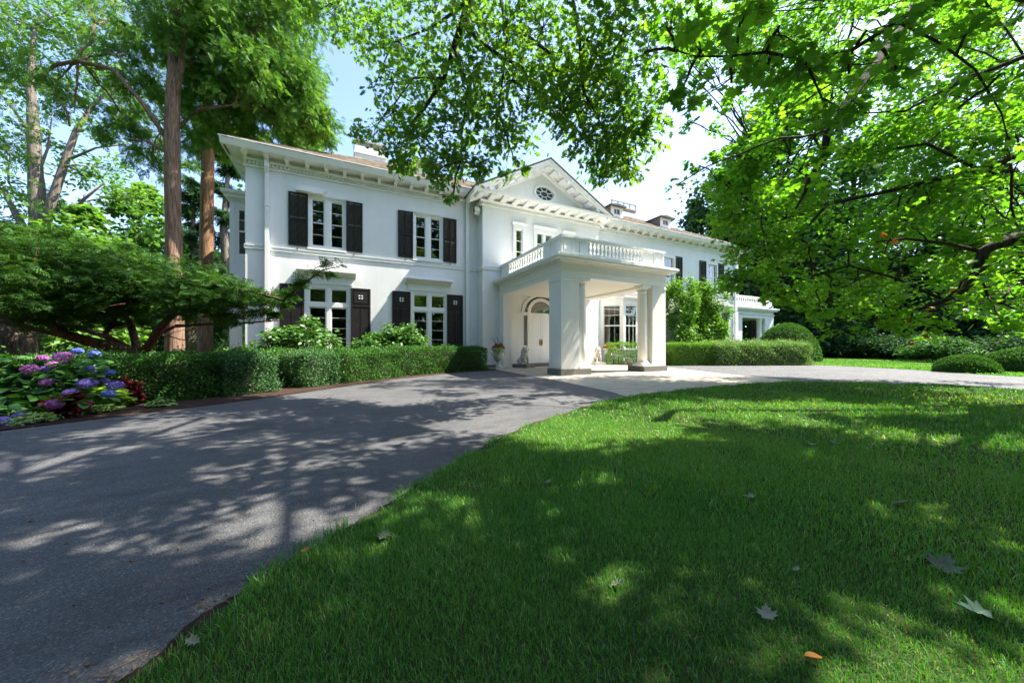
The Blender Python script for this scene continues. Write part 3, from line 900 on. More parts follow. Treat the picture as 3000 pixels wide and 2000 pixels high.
# --- windows and shutters
def casement_pair(x0, x1, z0, z1, y, transom=None, curtain=False, rows=2, name='window', mull=.17):
    """Double casement in a painted frame, set back in its opening."""
    fr = MB(); yb_ = y + .05; cw = .075
    fr.box(x0, yb_ - .035, z0, x0 + cw, yb_ + .10, z1); fr.box(x1 - cw, yb_ - .035, z0, x1, yb_ + .10, z1)
    fr.box(x0 + cw, yb_ - .035, z1 - cw, x1 - cw, yb_ + .10, z1); fr.box(x0 + cw, yb_ - .035, z0, x1 - cw, yb_ + .10, z0 + cw)
    xm = (x0 + x1) / 2
    fr.box(xm - mull / 2, yb_ - .03, z0 + cw, xm + mull / 2, yb_ + .09, z1 - cw)
    zt_ = z1 - cw
    if transom:
        for a, b_ in ((x0 + cw, xm - mull / 2), (xm + mull / 2, x1 - cw)):
            fr.box(a, yb_ - .03, transom - .12, b_, yb_ + .09, transom + .02)
    fr.box(x0 - .04, y - .06, z0 - .07, x1 + .04, y + .02, z0 - .001)
    o = part(name, fr, TRIM)
    sash = MB(); pane = MB()
    def light(a, b_, c_, d_, bars):
        s_ = .05
        sash.box(a, yb_, c_, a + s_, yb_ + .04, d_); sash.box(b_ - s_, yb_, c_, b_, yb_ + .04, d_)
        sash.box(a + s_, yb_, d_ - s_, b_ - s_, yb_ + .04, d_); sash.box(a + s_, yb_, c_, b_ - s_, yb_ + .04, c_ + s_)
        for i in range(1, bars):
            zz = c_ + (d_ - c_) * i / bars; t_ = .03 if i * 2 == bars else .014
            sash.box(a + s_, yb_ + .004, zz - t_ / 2, b_ - s_, yb_ + .034, zz + t_ / 2)
        pane.add([(a + s_, yb_ + .02, c_ + s_), (b_ - s_, yb_ + .02, c_ + s_), (b_ - s_, yb_ + .02, d_ - s_), (a + s_, yb_ + .02, d_ - s_)], [(0, 1, 2, 3)])
    for a, b_ in ((x0 + cw, xm - mull / 2), (xm + mull / 2, x1 - cw)):
        if transom:
            light(a, b_, transom + .02, zt_, 1); light(a, b_, z0 + cw, transom - .12, 5)
        else:
            light(a, b_, z0 + cw, zt_, 4)
    part('sash', sash, TRIM, o); part('pane', pane, GLASS, o)
    if curtain:
        for a, b_ in ((x0 + cw, xm - mull / 2), (xm + mull / 2, x1 - cw)):
            cu = MB(); nx, nz = 24, 22
            vs = []
            for k in range(nz + 1):
                for i in range(nx + 1):
                    u = i / nx * 2 - 1; v_ = k / nz
                    sag = .22 * (1 - u * u)
                    zz = z1 - .06 - v_ * (.34 + sag)
                    fold = .028 * math.sin((v_ * 9 + .9 * u * u) * 2 * PI / 2.0)
                    vs.append((a + (b_ - a) * (i / nx), yb_ + .15 + fold, zz))
            fs = [(k * (nx + 1) + i, k * (nx + 1) + i + 1, (k + 1) * (nx + 1) + i + 1, (k + 1) * (nx + 1) + i) for k in range(nz) for i in range(nx)]
            cu.add(vs, fs, True); part('curtain', cu, CURTAIN, o)
    return o


def shutter(x0, x1, z0, z1, y, m, panel_top=0.0, hook=True, emblem=False, ang=0):
    s = MB(); t = .045; st = .06
    yb_ = y - .05
    s.box(x0, yb_, z0, x0 + st, yb_ + t, z1); s.box(x1 - st, yb_, z0, x1, yb_ + t, z1)
    ztop = z1 - panel_top
    mids = [z0, (z0 + ztop) / 2, ztop] if not panel_top else [z0, ztop]
    s.box(x0 + st, yb_, z0, x1 - st, yb_ + t, z0 + .09); s.box(x0 + st, yb_, z1 - .06, x1 - st, yb_ + t, z1)
    if not panel_top:
        s.box(x0 + st, yb_, mids[1] - .04, x1 - st, yb_ + t, mids[1] + .04)
    else:
        s.box(x0 + st, yb_, ztop - .04, x1 - st, yb_ + t, ztop + .04)
        s.box(x0 + st, yb_ + .015, ztop + .04, x1 - st, yb_ + .032, z1 - .06)
        s.box(x0 + st + .05, yb_ + .004, ztop + .09, x1 - st - .05, yb_ + .0149, z1 - .11)
    xm = (x0 + x1) / 2
    zz0 = z0 + .09; lim = (ztop - .06 if not panel_top else ztop - .04)
    z_ = zz0
    while z_ < lim - .03:                                       # louvres, two columns
        if panel_top or not (mids[1] - .075 < z_ < mids[1] + .045):
            for a, b_ in ((x0 + st, xm - .012), (xm + .012, x1 - st)):
                s.add([(a, yb_ + .008, z_), (b_, yb_ + .008, z_), (b_, yb_ + .038, z_ + .034), (a, yb_ + .038, z_ + .034), (a, yb_ + .013, z_ - .005), (b_, yb_ + .013, z_ - .005), (b_, yb_ + .043, z_ + .029), (a, yb_ + .043, z_ + .029)],
                      [(0, 1, 2, 3), (7, 6, 5, 4), (4, 5, 1, 0), (3, 2, 6, 7)])
        z_ += .042
    s.box(xm - .012, yb_ + .003, zz0, xm + .012, yb_ + .0445, lim)
    o = part('shutter', s, m)
    if hook:
        h_ = MB(); h_.tube([(xm, y, z0 - .04), (xm, y - .05, z0 - .05), (xm + .015, y - .06, z0 - .10), (xm - .02, y - .06, z0 - .13), (xm - .045, y - .06, z0 - .10)], .009, 6)
        part('hook', h_, DARKMETAL, o)
    if emblem:                                                  # round cross cut-out seen as a pale disc
        zc = ztop + panel_top / 2; e_ = MB()
        for q_ in range(4):
            a0_ = q_ * PI / 2
            pts = [(xm + .022 * math.cos(a0_ + PI / 4) * 1.2, zc + .022 * math.sin(a0_ + PI / 4) * 1.2)]
            for i in range(7):
                a = a0_ + .28 + (PI / 2 - .56) * i / 6
                pts.append((xm + .095 * math.cos(a), zc + .095 * math.sin(a)))
            e_.prism(pts, 'y', yb_ - .004, yb_ + .0038)
        part('emblem', e_, TRIM, o)
    return o


for i, (a, b_) in enumerate(UW):
    casement_pair(a, b_, ZU0, ZU1, WY)
    b2 = MB(); b2.box(a - .04, WY - .03, ZU1 + .005, b_ + .06, WY, ZU1 + .05); b2.box(a - .06, WY - .055, ZU1 + .05, b_ + .08, WY, ZU1 + .08)
    part('window_head', b2, WHITE)
shutter(-1.85, -1.24, 4.64, 6.58, WY, BLACK); shutter(.04, .62, 4.64, 6.58, WY, BLACK)
shutter(1.96, 2.56, 4.64, 6.57, WY, BLACK); shutter(3.85, 4.44, 4.64, 6.56, WY, BROWNSH)
for a, b_ in LW:
    casement_pair(a, b_, .35, ZL1, WY, transom=2.56, curtain=True, mull=.13)
shutter(-2.12, -1.36, .35, 3.22, WY, BROWNSH, .68); shutter(.20, .91, .35, 3.22, WY, BROWNSH, .68, emblem=True)
shutter(1.73, 2.46, .35, 3.22, WY, BROWNSH, .68, emblem=True); shutter(4.02, 4.74, .35, 3.22, WY, BROWNSH, .68, emblem=True)
for x0, x1 in ((-1.58, .38), (2.22, 4.20)):                     # hoods over the lower windows
    h_ = MB()
    h_.prism([(WY, 3.60), (WY - .08, 3.60), (WY - .10, 3.65), (WY - .20, 3.70), (WY - .27, 3.74), (WY - .27, 3.79), (WY - .24, 3.81), (WY, 3.83)], 'x', x0, x1)
    h_.box(x0 + .12, WY - .03, 3.30, x1 - .12, WY, 3.60)
    part('window_hood', h_, WHITE)
h_ = MB(); h_.prism([(-1.62, 6.62), (-.78, 6.62), (-.72, 6.70), (-.62, 6.78), (-.66, 6.82), (-1.48, 6.82), (-1.56, 6.74)], 'y', WY - .20, WY)
part('added_hood', h_, TRIM)  # small hood made up in place of a smeared mark

# centre bay upper windows with broad casings
for x0, x1, dbl in ((7.08, 7.42, 0), (8.19, 9.05, 1), (9.85, 10.2, 0)):
    f_ = MB(); cs = .16
    f_.box(x0 - cs, BY - .07, 4.7, x0, BY + .0, 6.37); f_.box(x1, BY - .07, 4.7, x1 + cs, BY, 6.37)
    f_.box(x0 - cs, BY - .08, 6.37, x1 + cs, BY, 6.56)
    f_.prism([(BY, 6.56), (BY - .10, 6.56), (BY - .15, 6.62), (BY - .15, 6.66), (BY, 6.68)], 'x', x0 - cs - .04, x1 + cs + .04)
    o = part('window', f_, TRIM)
    s_ = MB(); p_ = MB()
    lights = [(x0, x1)] if not dbl else [(x0, (x0 + x1) / 2 - .07), ((x0 + x1) / 2 + .07, x1)]
    if dbl: s_.box((x0 + x1) / 2 - .07, BY - .02, 4.9, (x0 + x1) / 2 + .07, BY + .12, 6.37)
    for a, b_ in lights:
        s_.box(a, BY + .06, 4.9, a + .025, BY + .1, 6.37); s_.box(b_ - .025, BY + .06, 4.9, b_, BY + .1, 6.37); s_.box(a + .025, BY + .06, 6.33, b_ - .025, BY + .1, 6.37)
        for z_ in (5.35, 5.85):
            s_.box(a + .025, BY + .065, z_ - .02, b_ - .025, BY + .095, z_ + .02)
        p_.add([(a + .025, BY + .08, 4.9), (b_ - .025, BY + .08, 4.9), (b_ - .025, BY + .08, 6.33), (a + .025, BY + .08, 6.33)], [(0, 1, 2, 3)])
    part('sash', s_, TRIM, o); part('pane', p_, GLASS, o)


# right wing sash windows
def sash_window(x0, x1, z0, z1, y, cols=3, curtain=True, cas=.12, parent_name='window', m=None):
    f_ = MB()
    f_.box(x0 - cas, y - .05, z0 - .06, x0, y + .12, z1); f_.box(x1, y - .05, z0 - .06, x1 + cas, y + .12, z1)
    f_.box(x0 - cas, y - .05, z1, x1 + cas, y + .12, z1 + cas); f_.box(x0 - cas - .04, y - .09, z0 - .12, x1 + cas + .04, y + .12, z0 - .061)
    o = part(parent_name, f_, TRIM)
    s_ = MB(); p_ = MB(); zm = (z0 + z1) / 2
    s_.box(x0, y + .03, zm - .03, x1, y + .09, zm + .03); s_.box(x0, y + .03, z1 - .05, x1, y + .09, z1); s_.box(x0, y + .03, z0 - .06, x1, y + .09, z0)
    s_.box(x0, y + .03, z0, x0 + .045, y + .09, zm - .03); s_.box(x1 - .045, y + .03, z0, x1, y + .09, zm - .03)
    s_.box(x0, y + .03, zm + .03, x0 + .045, y + .09, z1 - .05); s_.box(x1 - .045, y + .03, zm + .03, x1, y + .09, z1 - .05)
    for i in range(1, cols):
        xx = x0 + (x1 - x0) * i / cols
        s_.box(xx - .01, y + .045, z0, xx + .01, y + .075, zm - .03); s_.box(xx - .01, y + .045, zm + .03, xx + .01, y + .075, z1 - .05)
    for q_ in ((z0 + zm) / 2, (z1 + zm) / 2):
        s_.box(x0 + .045, y + .047, q_ - .01, x1 - .045, y + .073, q_ + .01)
    p_.add([(x0, y + .06, z0), (x1, y + .06, z0), (x1, y + .06, z1), (x0, y + .06, z1)], [(0, 1, 2, 3)])
    part('sash', s_, TRIM, o); part('pane', p_, GLASS, o)
    if curtain:
        for a, b_ in ((x0, x0 + (x1 - x0) * .3), (x1 - (x1 - x0) * .3, x1)):
            c_ = MB(); n_ = 18
            vs = [(a + (b_ - a) * i / n_, y + .22 + .03 * math.sin(i * 1.9), z_) for z_ in (z0, z1) for i in range(n_ + 1)]
            c_.add(vs, [(i, i + 1, n_ + 2 + i, n_ + 1 + i) for i in range(n_)], True)
            part('curtain', c_, SHEER, o)
    return o


for (a, b_) in RU:
    sash_window(a + .12, b_ - .12, ZU0 + .12, ZU1 - .12, WY)
    shutter(a - .66, a - .02, 4.60, 6.58, WY, BLACK, hook=False); shutter(b_ + .02, b_ + .66, 4.60, 6.58, WY, BLACK, hook=False)


def canted_bay(x0, x1, proj, z_top):
    """Ground floor bay window with slanting sides and a small lead roof."""
    yf = WY - proj; c0, c1 = x0 + proj, x1 - proj
    pl = [(x0, WY), (c0, yf), (c1, yf), (x1, WY)]
    m_ = MB()
    def slab(z0, z1, g):
        pts = [(x0 - g, WY - .001), (c0 - g * .4, yf - g), (c1 + g * .4, yf - g), (x1 + g, WY - .001)]
        m_.prism(pts, 'z', z0, z1)
    slab(0, .75, 0); slab(.75, .84, .07); slab(z_top - .42, z_top - .12, 0); slab(z_top - .12, z_top - .04, .10); slab(z_top - .04, z_top + .02, .17)
    for p_, q_ in zip(pl[:-1], pl[1:]):                         # corner posts
        p_, q_ = np.array(p_), np.array(q_)
        d = (q_ - p_) / np.linalg.norm(q_ - p_)
        for base in (p_, q_ - d * .16):
            e_ = base + d * .16; nn = np.array((d[1], -d[0])) * -.14
            m_.prism([tuple(base), tuple(e_), tuple(e_ + nn), tuple(base + nn)], 'z', .84, z_top - .42)
    o = part('bay_window', m_, TRIM)
    r_ = MB(); zz = z_top + .02
    r_.add([(x0 - .17, WY - .002, zz), (c0 - .07, yf - .17, zz), (c1 + .07, yf - .17, zz), (x1 + .17, WY - .002, zz), (c0, WY - .002, zz + .42), (c1, WY - .002, zz + .42)], [(0, 1, 4), (1, 2, 5, 4), (2, 3, 5), (0, 3, 2, 1)])
    part('bay_roof', r_, LEAD, o)
    s_ = MB(); g_ = MB()
    for p_, q_ in zip(pl[:-1], pl[1:]):
        p_, q_ = np.array(p_), np.array(q_); Lw = np.linalg.norm(q_ - p_); d = (q_ - p_) / Lw
        nn = np.array((-d[1], d[0])) * .06
        a, b_ = p_ + d * .16 + nn, q_ - d * .16 + nn
        nlt = 1 if Lw < 1.6 else 2
        g_.add([(a[0], a[1], .84), (b_[0], b_[1], .84), (b_[0], b_[1], z_top - .42), (a[0], a[1], z_top - .42)], [(0, 1, 2, 3)])
        def bar(t0, t1, z0, z1, out=.02):
            u0, u1 = a + (b_ - a) * t0, a + (b_ - a) * t1; o_ = -nn / .06 * out
            s_.prism([tuple(u0 + o_), tuple(u1 + o_), tuple(u1 - o_), tuple(u0 - o_)], 'z', z0, z1)
        zm = (z_top - .42 + .84) / 2 + .05
        w_ = .05 / Lw
        bar(0, w_, .84, z_top - .42); bar(1 - w_, 1, .84, z_top - .42)
        bar(w_, 1 - w_, zm - .03, zm + .03, .021); bar(w_, 1 - w_, z_top - .48, z_top - .42, .022)
        for k_ in range(1, 3 * nlt):
            tt = k_ / (3 * nlt); t_ = .006 if k_ % 3 else .05
            bar(tt - t_, tt + t_, zm + .031, z_top - .481, .012); bar(tt - t_, tt + t_, .84, zm - .031, .012)
        bar(w_, 1 - w_, (zm + z_top - .42) / 2 - .01, (zm + z_top - .42) / 2 + .01, .013)
    part('sash', s_, TRIM, o); part('pane', g_, GLASS, o)
    return o


canted_bay(12.62, 16.4, .85, 3.62)
canted_bay(20.4, 23.7, .75, 3.62)

# two-storey bay on the left gable side
m_ = MB()
ox0, ox1, oy0, oy1 = -3.86, XL, 16.0, 19.4
m_.box(ox0, oy0, 3.45, ox0 + .22, oy0 + .15, 6.38); m_.box(ox0 + .22, oy0, 6.12, ox1, oy0 + .15, 6.38); m_.box(ox0 + .22, oy0, 3.60, ox1, oy0 + .15, 4.42)
m_.box(ox0, oy0 + .15, 3.6, ox0 + .15, oy1, 6.38)
m_.box(ox0 - .16, oy0 - .16, 3.40, ox1, oy1, 3.60); m_.box(ox0 - .08, oy0 - .08, 3.28, ox1, oy1, 3.40)
m_.box(ox0 - .05, oy0 - .05, 6.38, ox1, oy1, 6.46); m_.box(ox0 - .13, oy0 - .13, 6.46, ox1, oy1, 6.60); m_.box(ox0 - .22, oy0 - .22, 6.60, ox1, oy1, 6.72)
m_.box(ox0, oy0, 0, ox0 + .3, oy0 + .15, 3.28); m_.box(ox0 + .3, oy0, 0, ox1, oy0 + .15, .9); m_.box(ox0 + .3, oy0, 2.95, ox1, oy0 + .15, 3.28)
m_.box(ox0 + .05, oy0 - .03, 3.68, ox0 + .15, oy0, 6.3)
for i in range(9):
    m_.box(ox0 + .02 + i * .085, oy0 - .09, 6.40, ox0 + .07 + i * .085, oy0 - .051, 6.455)
o = part('side_bay_window', m_, TRIM)
s_ = MB(); g_ = MB()
for z0, z1 in ((4.42, 6.12), (.9, 2.95)):
    zm = (z0 + z1) / 2
    xl_ = ox0 + (.22 if z0 > 3 else .3)
    s_.box(xl_, oy0 + .02, z0, xl_ + .06, oy0 + .10, z1); s_.box(xl_ + .06, oy0 + .02, zm - .03, ox1, oy0 + .10, zm + .03); s_.box(xl_ + .06, oy0 + .02, z1 - .06, ox1, oy0 + .1, z1)
    s_.box(xl_ + .22, oy0 + .04, zm + .03, xl_ + .24, oy0 + .08, z1 - .06); s_.box(xl_ + .42, oy0 + .04, zm + .03, xl_ + .44, oy0 + .08, z1 - .06)
    s_.box(xl_ + .06, oy0 + .045, (zm + z1) / 2 - .01, ox1, oy0 + .075, (zm + z1) / 2 + .01)
    g_.add([(xl_, oy0 + .06, z0), (ox1, oy0 + .06, z0), (ox1, oy0 + .06, z1), (xl_, oy0 + .06, z1)], [(0, 1, 2, 3)])
part('sash', s_, TRIM, o); part('pane', g_, GLASS, o)

# downspouts
for x, zt_, el in ((-2.48, 7.6, 0), (4.92, 7.55, 0), (12.32, 7.3, 0), (24.6, 7.5, 0)):
    d = MB()
    d.box(x - .06, WY - .13, .1, x + .06, WY - .03, 7.05)
    d.box(x - .075, WY - .145, 5.9, x + .075, WY - .0251, 5.95)
    d.box(x - .075, WY - .145, 2.6, x + .075, WY - .0251, 2.65)
    d.prism([(WY - .03, 7.05), (WY - .13, 7.05), (WY - .26, 7.25), (WY - .26, 7.60), (WY - .14, 7.60), (WY - .14, 7.28)], 'x', x - .062, x + .062)
    part('downspout', d, TRIM)
# floodlight in the corner beside the centre bay
fl = MB(); fx, fy, fz = XB0 - .02, WY - .33, 6.95
fl.tube([(XB0, fy, fz + .1), (XB0 - .12, fy, fz + .12), (XB0 - .16, fy - .02, fz + .02)], .03, 8)
fl.prism([(fy - .06, fz - .16), (fy - .20, fz - .06), (fy - .16, fz + .16), (fy - .02, fz + .08)], 'x', XB0 - .34, XB0 - .06)
o = part('floodlight', fl, DARKMETAL)
q = MB(); q.add([(XB0 - .32, fy - .075, fz - .155), (XB0 - .08, fy - .075, fz - .155), (XB0 - .08, fy - .20, fz - .065), (XB0 - .32, fy - .20, fz - .065)], [(0, 1, 2, 3)])
q.add([(XB0 - .33, fy - .207, fz - .055), (XB0 - .07, fy - .207, fz - .055), (XB0 - .07, fy - .169, fz + .15), (XB0 - .33, fy - .169, fz + .15)], [(0, 1, 2, 3)])
part('lens', q, LENS, o)

# --- portico
PF = 9.17
def pier(x0, x1, y0, y1, b0, b1, by0, by1, name='portico_pier'):
    p_ = MB(); p_.box(x0, y0, .21, x1, y1, 3.23)
    p_.box(x0 - .025, y0 - .025, 3.10, x1 + .025, y1 + .025, 3.16)
    o_ = part(name, p_, WHITE)
    q_ = MB(); q_.box(b0, by0, 0, b1, by1, .21)
    part('plinth', q_, PLINTH, o_, bevel=.008)
    return o_


pier(6.25, 6.95, PF, 9.90, 6.20, 7.43, 9.12, 9.95); pier(10.34, 11.04, PF, 9.90, 9.86, 11.09, 9.12, 9.95)
for x0, x1 in ((6.25, 6.65), (10.64, 11.04)):
    p_ = MB(); p_.box(x0, 13.65, .15, x1, BY + .0, 3.23); p_.box(x0 - .03, 13.62, 0, x1 + .03, BY, .15)
    part('portico_pilaster', p_, WHITE)
for cx_ in (7.21, 10.08):
    cy_ = 9.40
    m_ = MB()
    m_.lathe([(.165, 0.36), (.168, .9), (.162, 1.8), (.146, 2.9), (.142, 2.96), (.165, 2.965), (.165, 2.985), (.142, 2.99), (.142, 3.06)], cx_, cy_, 0, 28)
    o = part('column', m_, TRIM)
    q = MB(); q.lathe([(.24, .29), (.245, .315), (.235, .335), (.2, .345), (.19, .36), (.205, .37), (.205, .385), (.166, .40)], cx_, cy_, 0, 28); q.box(cx_ - .25, cy_ - .25, .21, cx_ + .25, cy_ + .25, .29)
    part('column_base', q, TRIM, o)
    q = MB(); q.lathe([(.143, 3.06), (.165, 3.08), (.20, 3.12), (.21, 3.14)], cx_, cy_, 0, 28); q.box(cx_ - .22, cy_ - .22, 3.14, cx_ + .22, cy_ + .22, 3.225)
    part('capital', q, TRIM, o)


def ring(mb, g, z0, z1, inner=None):
    """Band round the three free sides of the portico, g proud of the architrave face."""
    x0, x1, y0 = 6.25 - g, 11.04 + g, PF - g
    wdt = .55 + g if inner is None else inner + g
    mb.box(x0, y0, z0, x1, y0 + wdt, z1)
    mb.box(x0, y0 + wdt, z0, x0 + wdt, BY, z1); mb.box(x1 - wdt, y0 + wdt, z0, x1, BY, z1)


m_ = MB(); ring(m_, 0, 3.23, 3.38); ring(m_, .03, 3.38, 3.42); ring(m_, .01, 3.42, 3.66); ring(m_, .06, 3.66, 3.70)
ring(m_, .16, 3.70, 3.73); ring(m_, .30, 3.73, 3.79); ring(m_, .34, 3.79, 3.86); ring(m_, .31, 3.86, 3.885)
part('portico_entablature', m_, TRIM)
m_ = MB(); m_.box(6.80, 9.72, 3.30, 10.49, BY, 3.36); m_.box(6.80, 9.72, 3.25, 6.88, BY, 3.30); m_.box(10.41, 9.72, 3.25, 10.49, BY, 3.30); m_.box(6.88, 9.72, 3.25, 10.41, 9.80, 3.30)
part('portico_ceiling', m_, CREAM)
m_ = MB(); m_.box(6.3, 9.22, 3.885, 10.99, BY, 3.92)
part('portico_deck', m_, simple('pale_deck', (.6, .6, .57), .8))

BAL = MB(); BAL.lathe([(.05, 0), (.05, .03), (.03, .05), (.04, .08), (.065, .14), (.06, .19), (.035, .26), (.028, .31), (.045, .33), (.03, .35), (.05, .37), (.05, .40)], n=12)
BALD = BAL.data('baluster', TRIM)
bl = MB()
z0_, z1_ = 4.06, 4.46
def rails(mb, x0, x1, y0, y1):
    mb.box(x0, y0, 3.921, x1, y1, z0_); mb.box(x0 - .02, y0 - .02, z1_, x1 + .02, y1 + .02, 4.50); mb.box(x0 - .045, y0 - .045, 4.50, x1 + .045, y1 + .045, 4.57)
rails(bl, 6.29, 11.0, 9.21, 9.41); bl.box(6.29, 9.411, 3.921, 6.49, BY, z0_); bl.box(10.8, 9.411, 3.921, 11.0, BY, z0_)
for x0 in (6.29, 10.8):
    bl.box(x0 - .02, 9.431, z1_, x0 + .22, BY, 4.50); bl.box(x0 - .045, 9.456, 4.50, x0 + .245, BY, 4.57)
def die(x0, x1, y0, y1):
    bl.box(x0, y0, z0_, x1, y1, z1_)
die(6.29, 6.79, 9.211, 9.40); die(6.29, 6.48, 9.40, 9.70); die(10.5, 11.0, 9.211, 9.40); die(10.81, 11.0, 9.40, 9.70)
die(7.03, 7.36, 9.23, 9.39); die(9.93, 10.26, 9.23, 9.39); die(6.80, 7.02, 9.25, 9.37); die(10.27, 10.49, 9.25, 9.37)
for x0 in (6.31, 10.82):
    die(x0, x0 + .16, 9.95, 10.35); die(x0 + .02, x0 + .14, 9.71, 9.949); die(x0, x0 + .16, 13.2, 13.65); die(x0 + .02, x0 + .14, 13.651, BY)
for x0, x1 in ((6.38, 6.72), (10.57, 10.91)):                  # raised panel mouldings on the corner dies
    for q in ((x0, x1, 4.10, 4.125), (x0, x1, 4.395, 4.42)):
        bl.box(q[0], 9.198, q[2], q[1], 9.2105, q[3])
    bl.box(x0, 9.198, 4.126, x0 + .02, 9.2105, 4.394); bl.box(x1 - .02, 9.198, 4.126, x1, 9.2105, 4.394)
for q in ((4.10, 4.125), (4.395, 4.42)):
    bl.box(6.278, 9.30, q[0], 6.2895, 9.62, q[1])
bl.box(6.278, 9.30, 4.126, 6.2895, 9.32, 4.394); bl.box(6.278, 9.60, 4.126, 6.2895, 9.62, 4.394)
balo = part('balustrade', bl, TRIM)
for i in range(15):
    link('baluster', BALD, balo, (7.46 + i * (9.83 - 7.46) / 14, 9.31, z0_))
for x in (6.39, 10.9):
    for i in range(14):
        link('baluster', BALD, balo, (x, 10.46 + i * (13.1 - 10.46) / 13, z0_))

# --- the entrance: recessed doors, side lights and fan light under a broad arch
DY = BY + .42
d = MB()
hw_, rise, zs_ = 1.14, .82, 2.56
arc = [(CX + hw_ * math.cos(a), zs_ + rise * math.sin(a)) for a in np.linspace(0, PI, 33)]
outer = [(7.42, .02), (7.42, 3.42), (9.87, 3.42), (9.87, .02)]
loop = [(CX + hw_, .12)] + arc + [(CX - hw_, .12)]
v = [(x, BY + .01, z) for x, z in loop] + [(x, DY, z) for x, z in loop]
n_ = len(loop)
d.add(v, [(i, i + 1, n_ + i + 1, n_ + i) for i in range(n_ - 1)], False)
# wall face left over between the square opening and the arch
poly = [(9.87, .02), (9.87, 3.42), (7.42, 3.42), (7.42, .02), (CX - hw_, .02), (CX - hw_, .12)] + arc[::-1] + [(CX + hw_, .12), (CX + hw_, .02)]
d.add([(x, BY + .005, z) for x, z in poly], [tuple(range(len(poly)))])
part('entrance_recess', d, WHITE)
def band(mb, cx_, zc, r0, r1, rr0, rr1, y0, y1, a0=0, a1=PI, n=28):
    aa = np.linspace(a0, a1, n)
    for i in range(n - 1):
        q_ = []
        for a in (aa[i], aa[i + 1]):
            q_ += [(cx_ + r0 * math.cos(a), zc + rr0 * math.sin(a)), (cx_ + r1 * math.cos(a), zc + rr1 * math.sin(a))]
        P_ = [q_[0], q_[1], q_[3], q_[2]]
        mb.add([(x, y0, z) for x, z in P_] + [(x, y1, z) for x, z in P_], [(0, 1, 2, 3), (7, 6, 5, 4), (1, 5, 6, 2), (0, 3, 7, 4)])
m_ = MB()
band(m_, CX, zs_, hw_ - .02, hw_ + .13, rise - .02, rise + .11, BY - .05, BY + .004)   # arch moulding
band(m_, CX, zs_, .60, .76, .58, .74, DY - .12, DY - .02)                              # fan light surround
for x0, x1 in ((CX - .76, CX - .60), (CX + .60, CX + .76)):
    m_.box(x0, DY - .12, .12, x1, DY - .02, zs_)
for x0, x1 in ((CX - hw_ + .001, CX - .761), (CX + .761, CX + hw_ - .001)):
    m_.box(x0, DY - .10, .12, x1, DY - .03, .98); m_.box(x0, DY - .10, 2.44, x1, DY - .03, 2.58)
    m_.box(x0 + .06, DY - .112, .28, x1 - .06, DY - .1, .82)
m_.box(CX - .599, DY - .10, 2.47, CX + .599, DY - .02, 2.56)
part('door_surround', m_, TRIM)
m_ = MB()
aa = np.linspace(0, PI, 24)
m_.add([(CX, DY - .05, 2.56)] + [(CX + .6 * math.cos(a), DY - .05, 2.56 + .58 * math.sin(a)) for a in aa], [tuple(range(25))])
fo = part('fanlight', m_, GLASS)
for s in (-1, 1):
    m_ = MB()
    xa, xb_ = CX + s * .765, CX + s * (hw_ - .01)
    m_.add([(xa, DY - .06, .98), (xb_, DY - .06, .98), (xb_, DY - .06, 2.44), (xa, DY - .06, 2.44)], [(0, 1, 2, 3)])
    pts = [(xa, 2.58)] + [(CX + s * (hw_ - .01) * math.cos(a), 2.56 + rise * math.sin(a)) for a in np.linspace(.03, .83, 10)]
    m_.add([(x, DY - .06, z) for x, z in pts], [tuple(range(len(pts)))])
    part('sidelight', m_, GLASS)
for s in (-1, 1):
    x0, x1 = sorted((CX + s * .006, CX + s * .598))
    m_ = MB(); m_.box(x0, DY - .06, .13, x1, DY - .015, 2.469)
    for z0, z1 in ((.30, .82), (1.02, 2.32)):
        m_.box(x0 + .09, DY - .068, z0, x1 - .09, DY - .0601, z0 + .025); m_.box(x0 + .09, DY - .068, z1 - .025, x1 - .09, DY - .0601, z1)
        m_.box(x0 + .09, DY - .068, z0 + .025, x0 + .115, DY - .0601, z1 - .025); m_.box(x1 - .115, DY - .068, z0 + .025, x1 - .09, DY - .0601, z1 - .025)
        m_.box(x0 + .17, DY - .066, z0 + .08, x1 - .17, DY - .0602, z1 - .08)
    o = part('door', m_, simple('white_door_paint', (.8, .8, .8), .35))
    xx = CX + s * .055
    q = MB(); q.box(xx - .028, DY - .075, .98, xx + .028, DY - .0605, 1.30); q.tube([(xx, DY - .075, 1.03), (xx, DY - .12, 1.06), (xx, DY - .12, 1.2), (xx, DY - .075, 1.24)], .013, 8)
    part('handle', q, BRASS, o)
m_ = MB(); m_.box(CX - 1.22, BY - .25, 0, CX + 1.22, DY, .115)
part('door_step', m_, simple('dark_step_stone', (.12, .11, .1), .8))
m_ = MB(); m_.box(6.66, BY - .03, .0, CX - 1.23, BY, .14); m_.box(CX + 1.23, BY - .03, .0, 10.63, BY, .14); m_.box(XB0 - .02, BY - .03, 0, 6.2, BY, .12)
part('wall_base', m_, PLINTH)
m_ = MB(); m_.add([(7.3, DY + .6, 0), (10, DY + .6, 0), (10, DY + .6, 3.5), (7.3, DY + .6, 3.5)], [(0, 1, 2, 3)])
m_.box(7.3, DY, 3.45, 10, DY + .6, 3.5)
part('hall_wall', m_, ROOM)

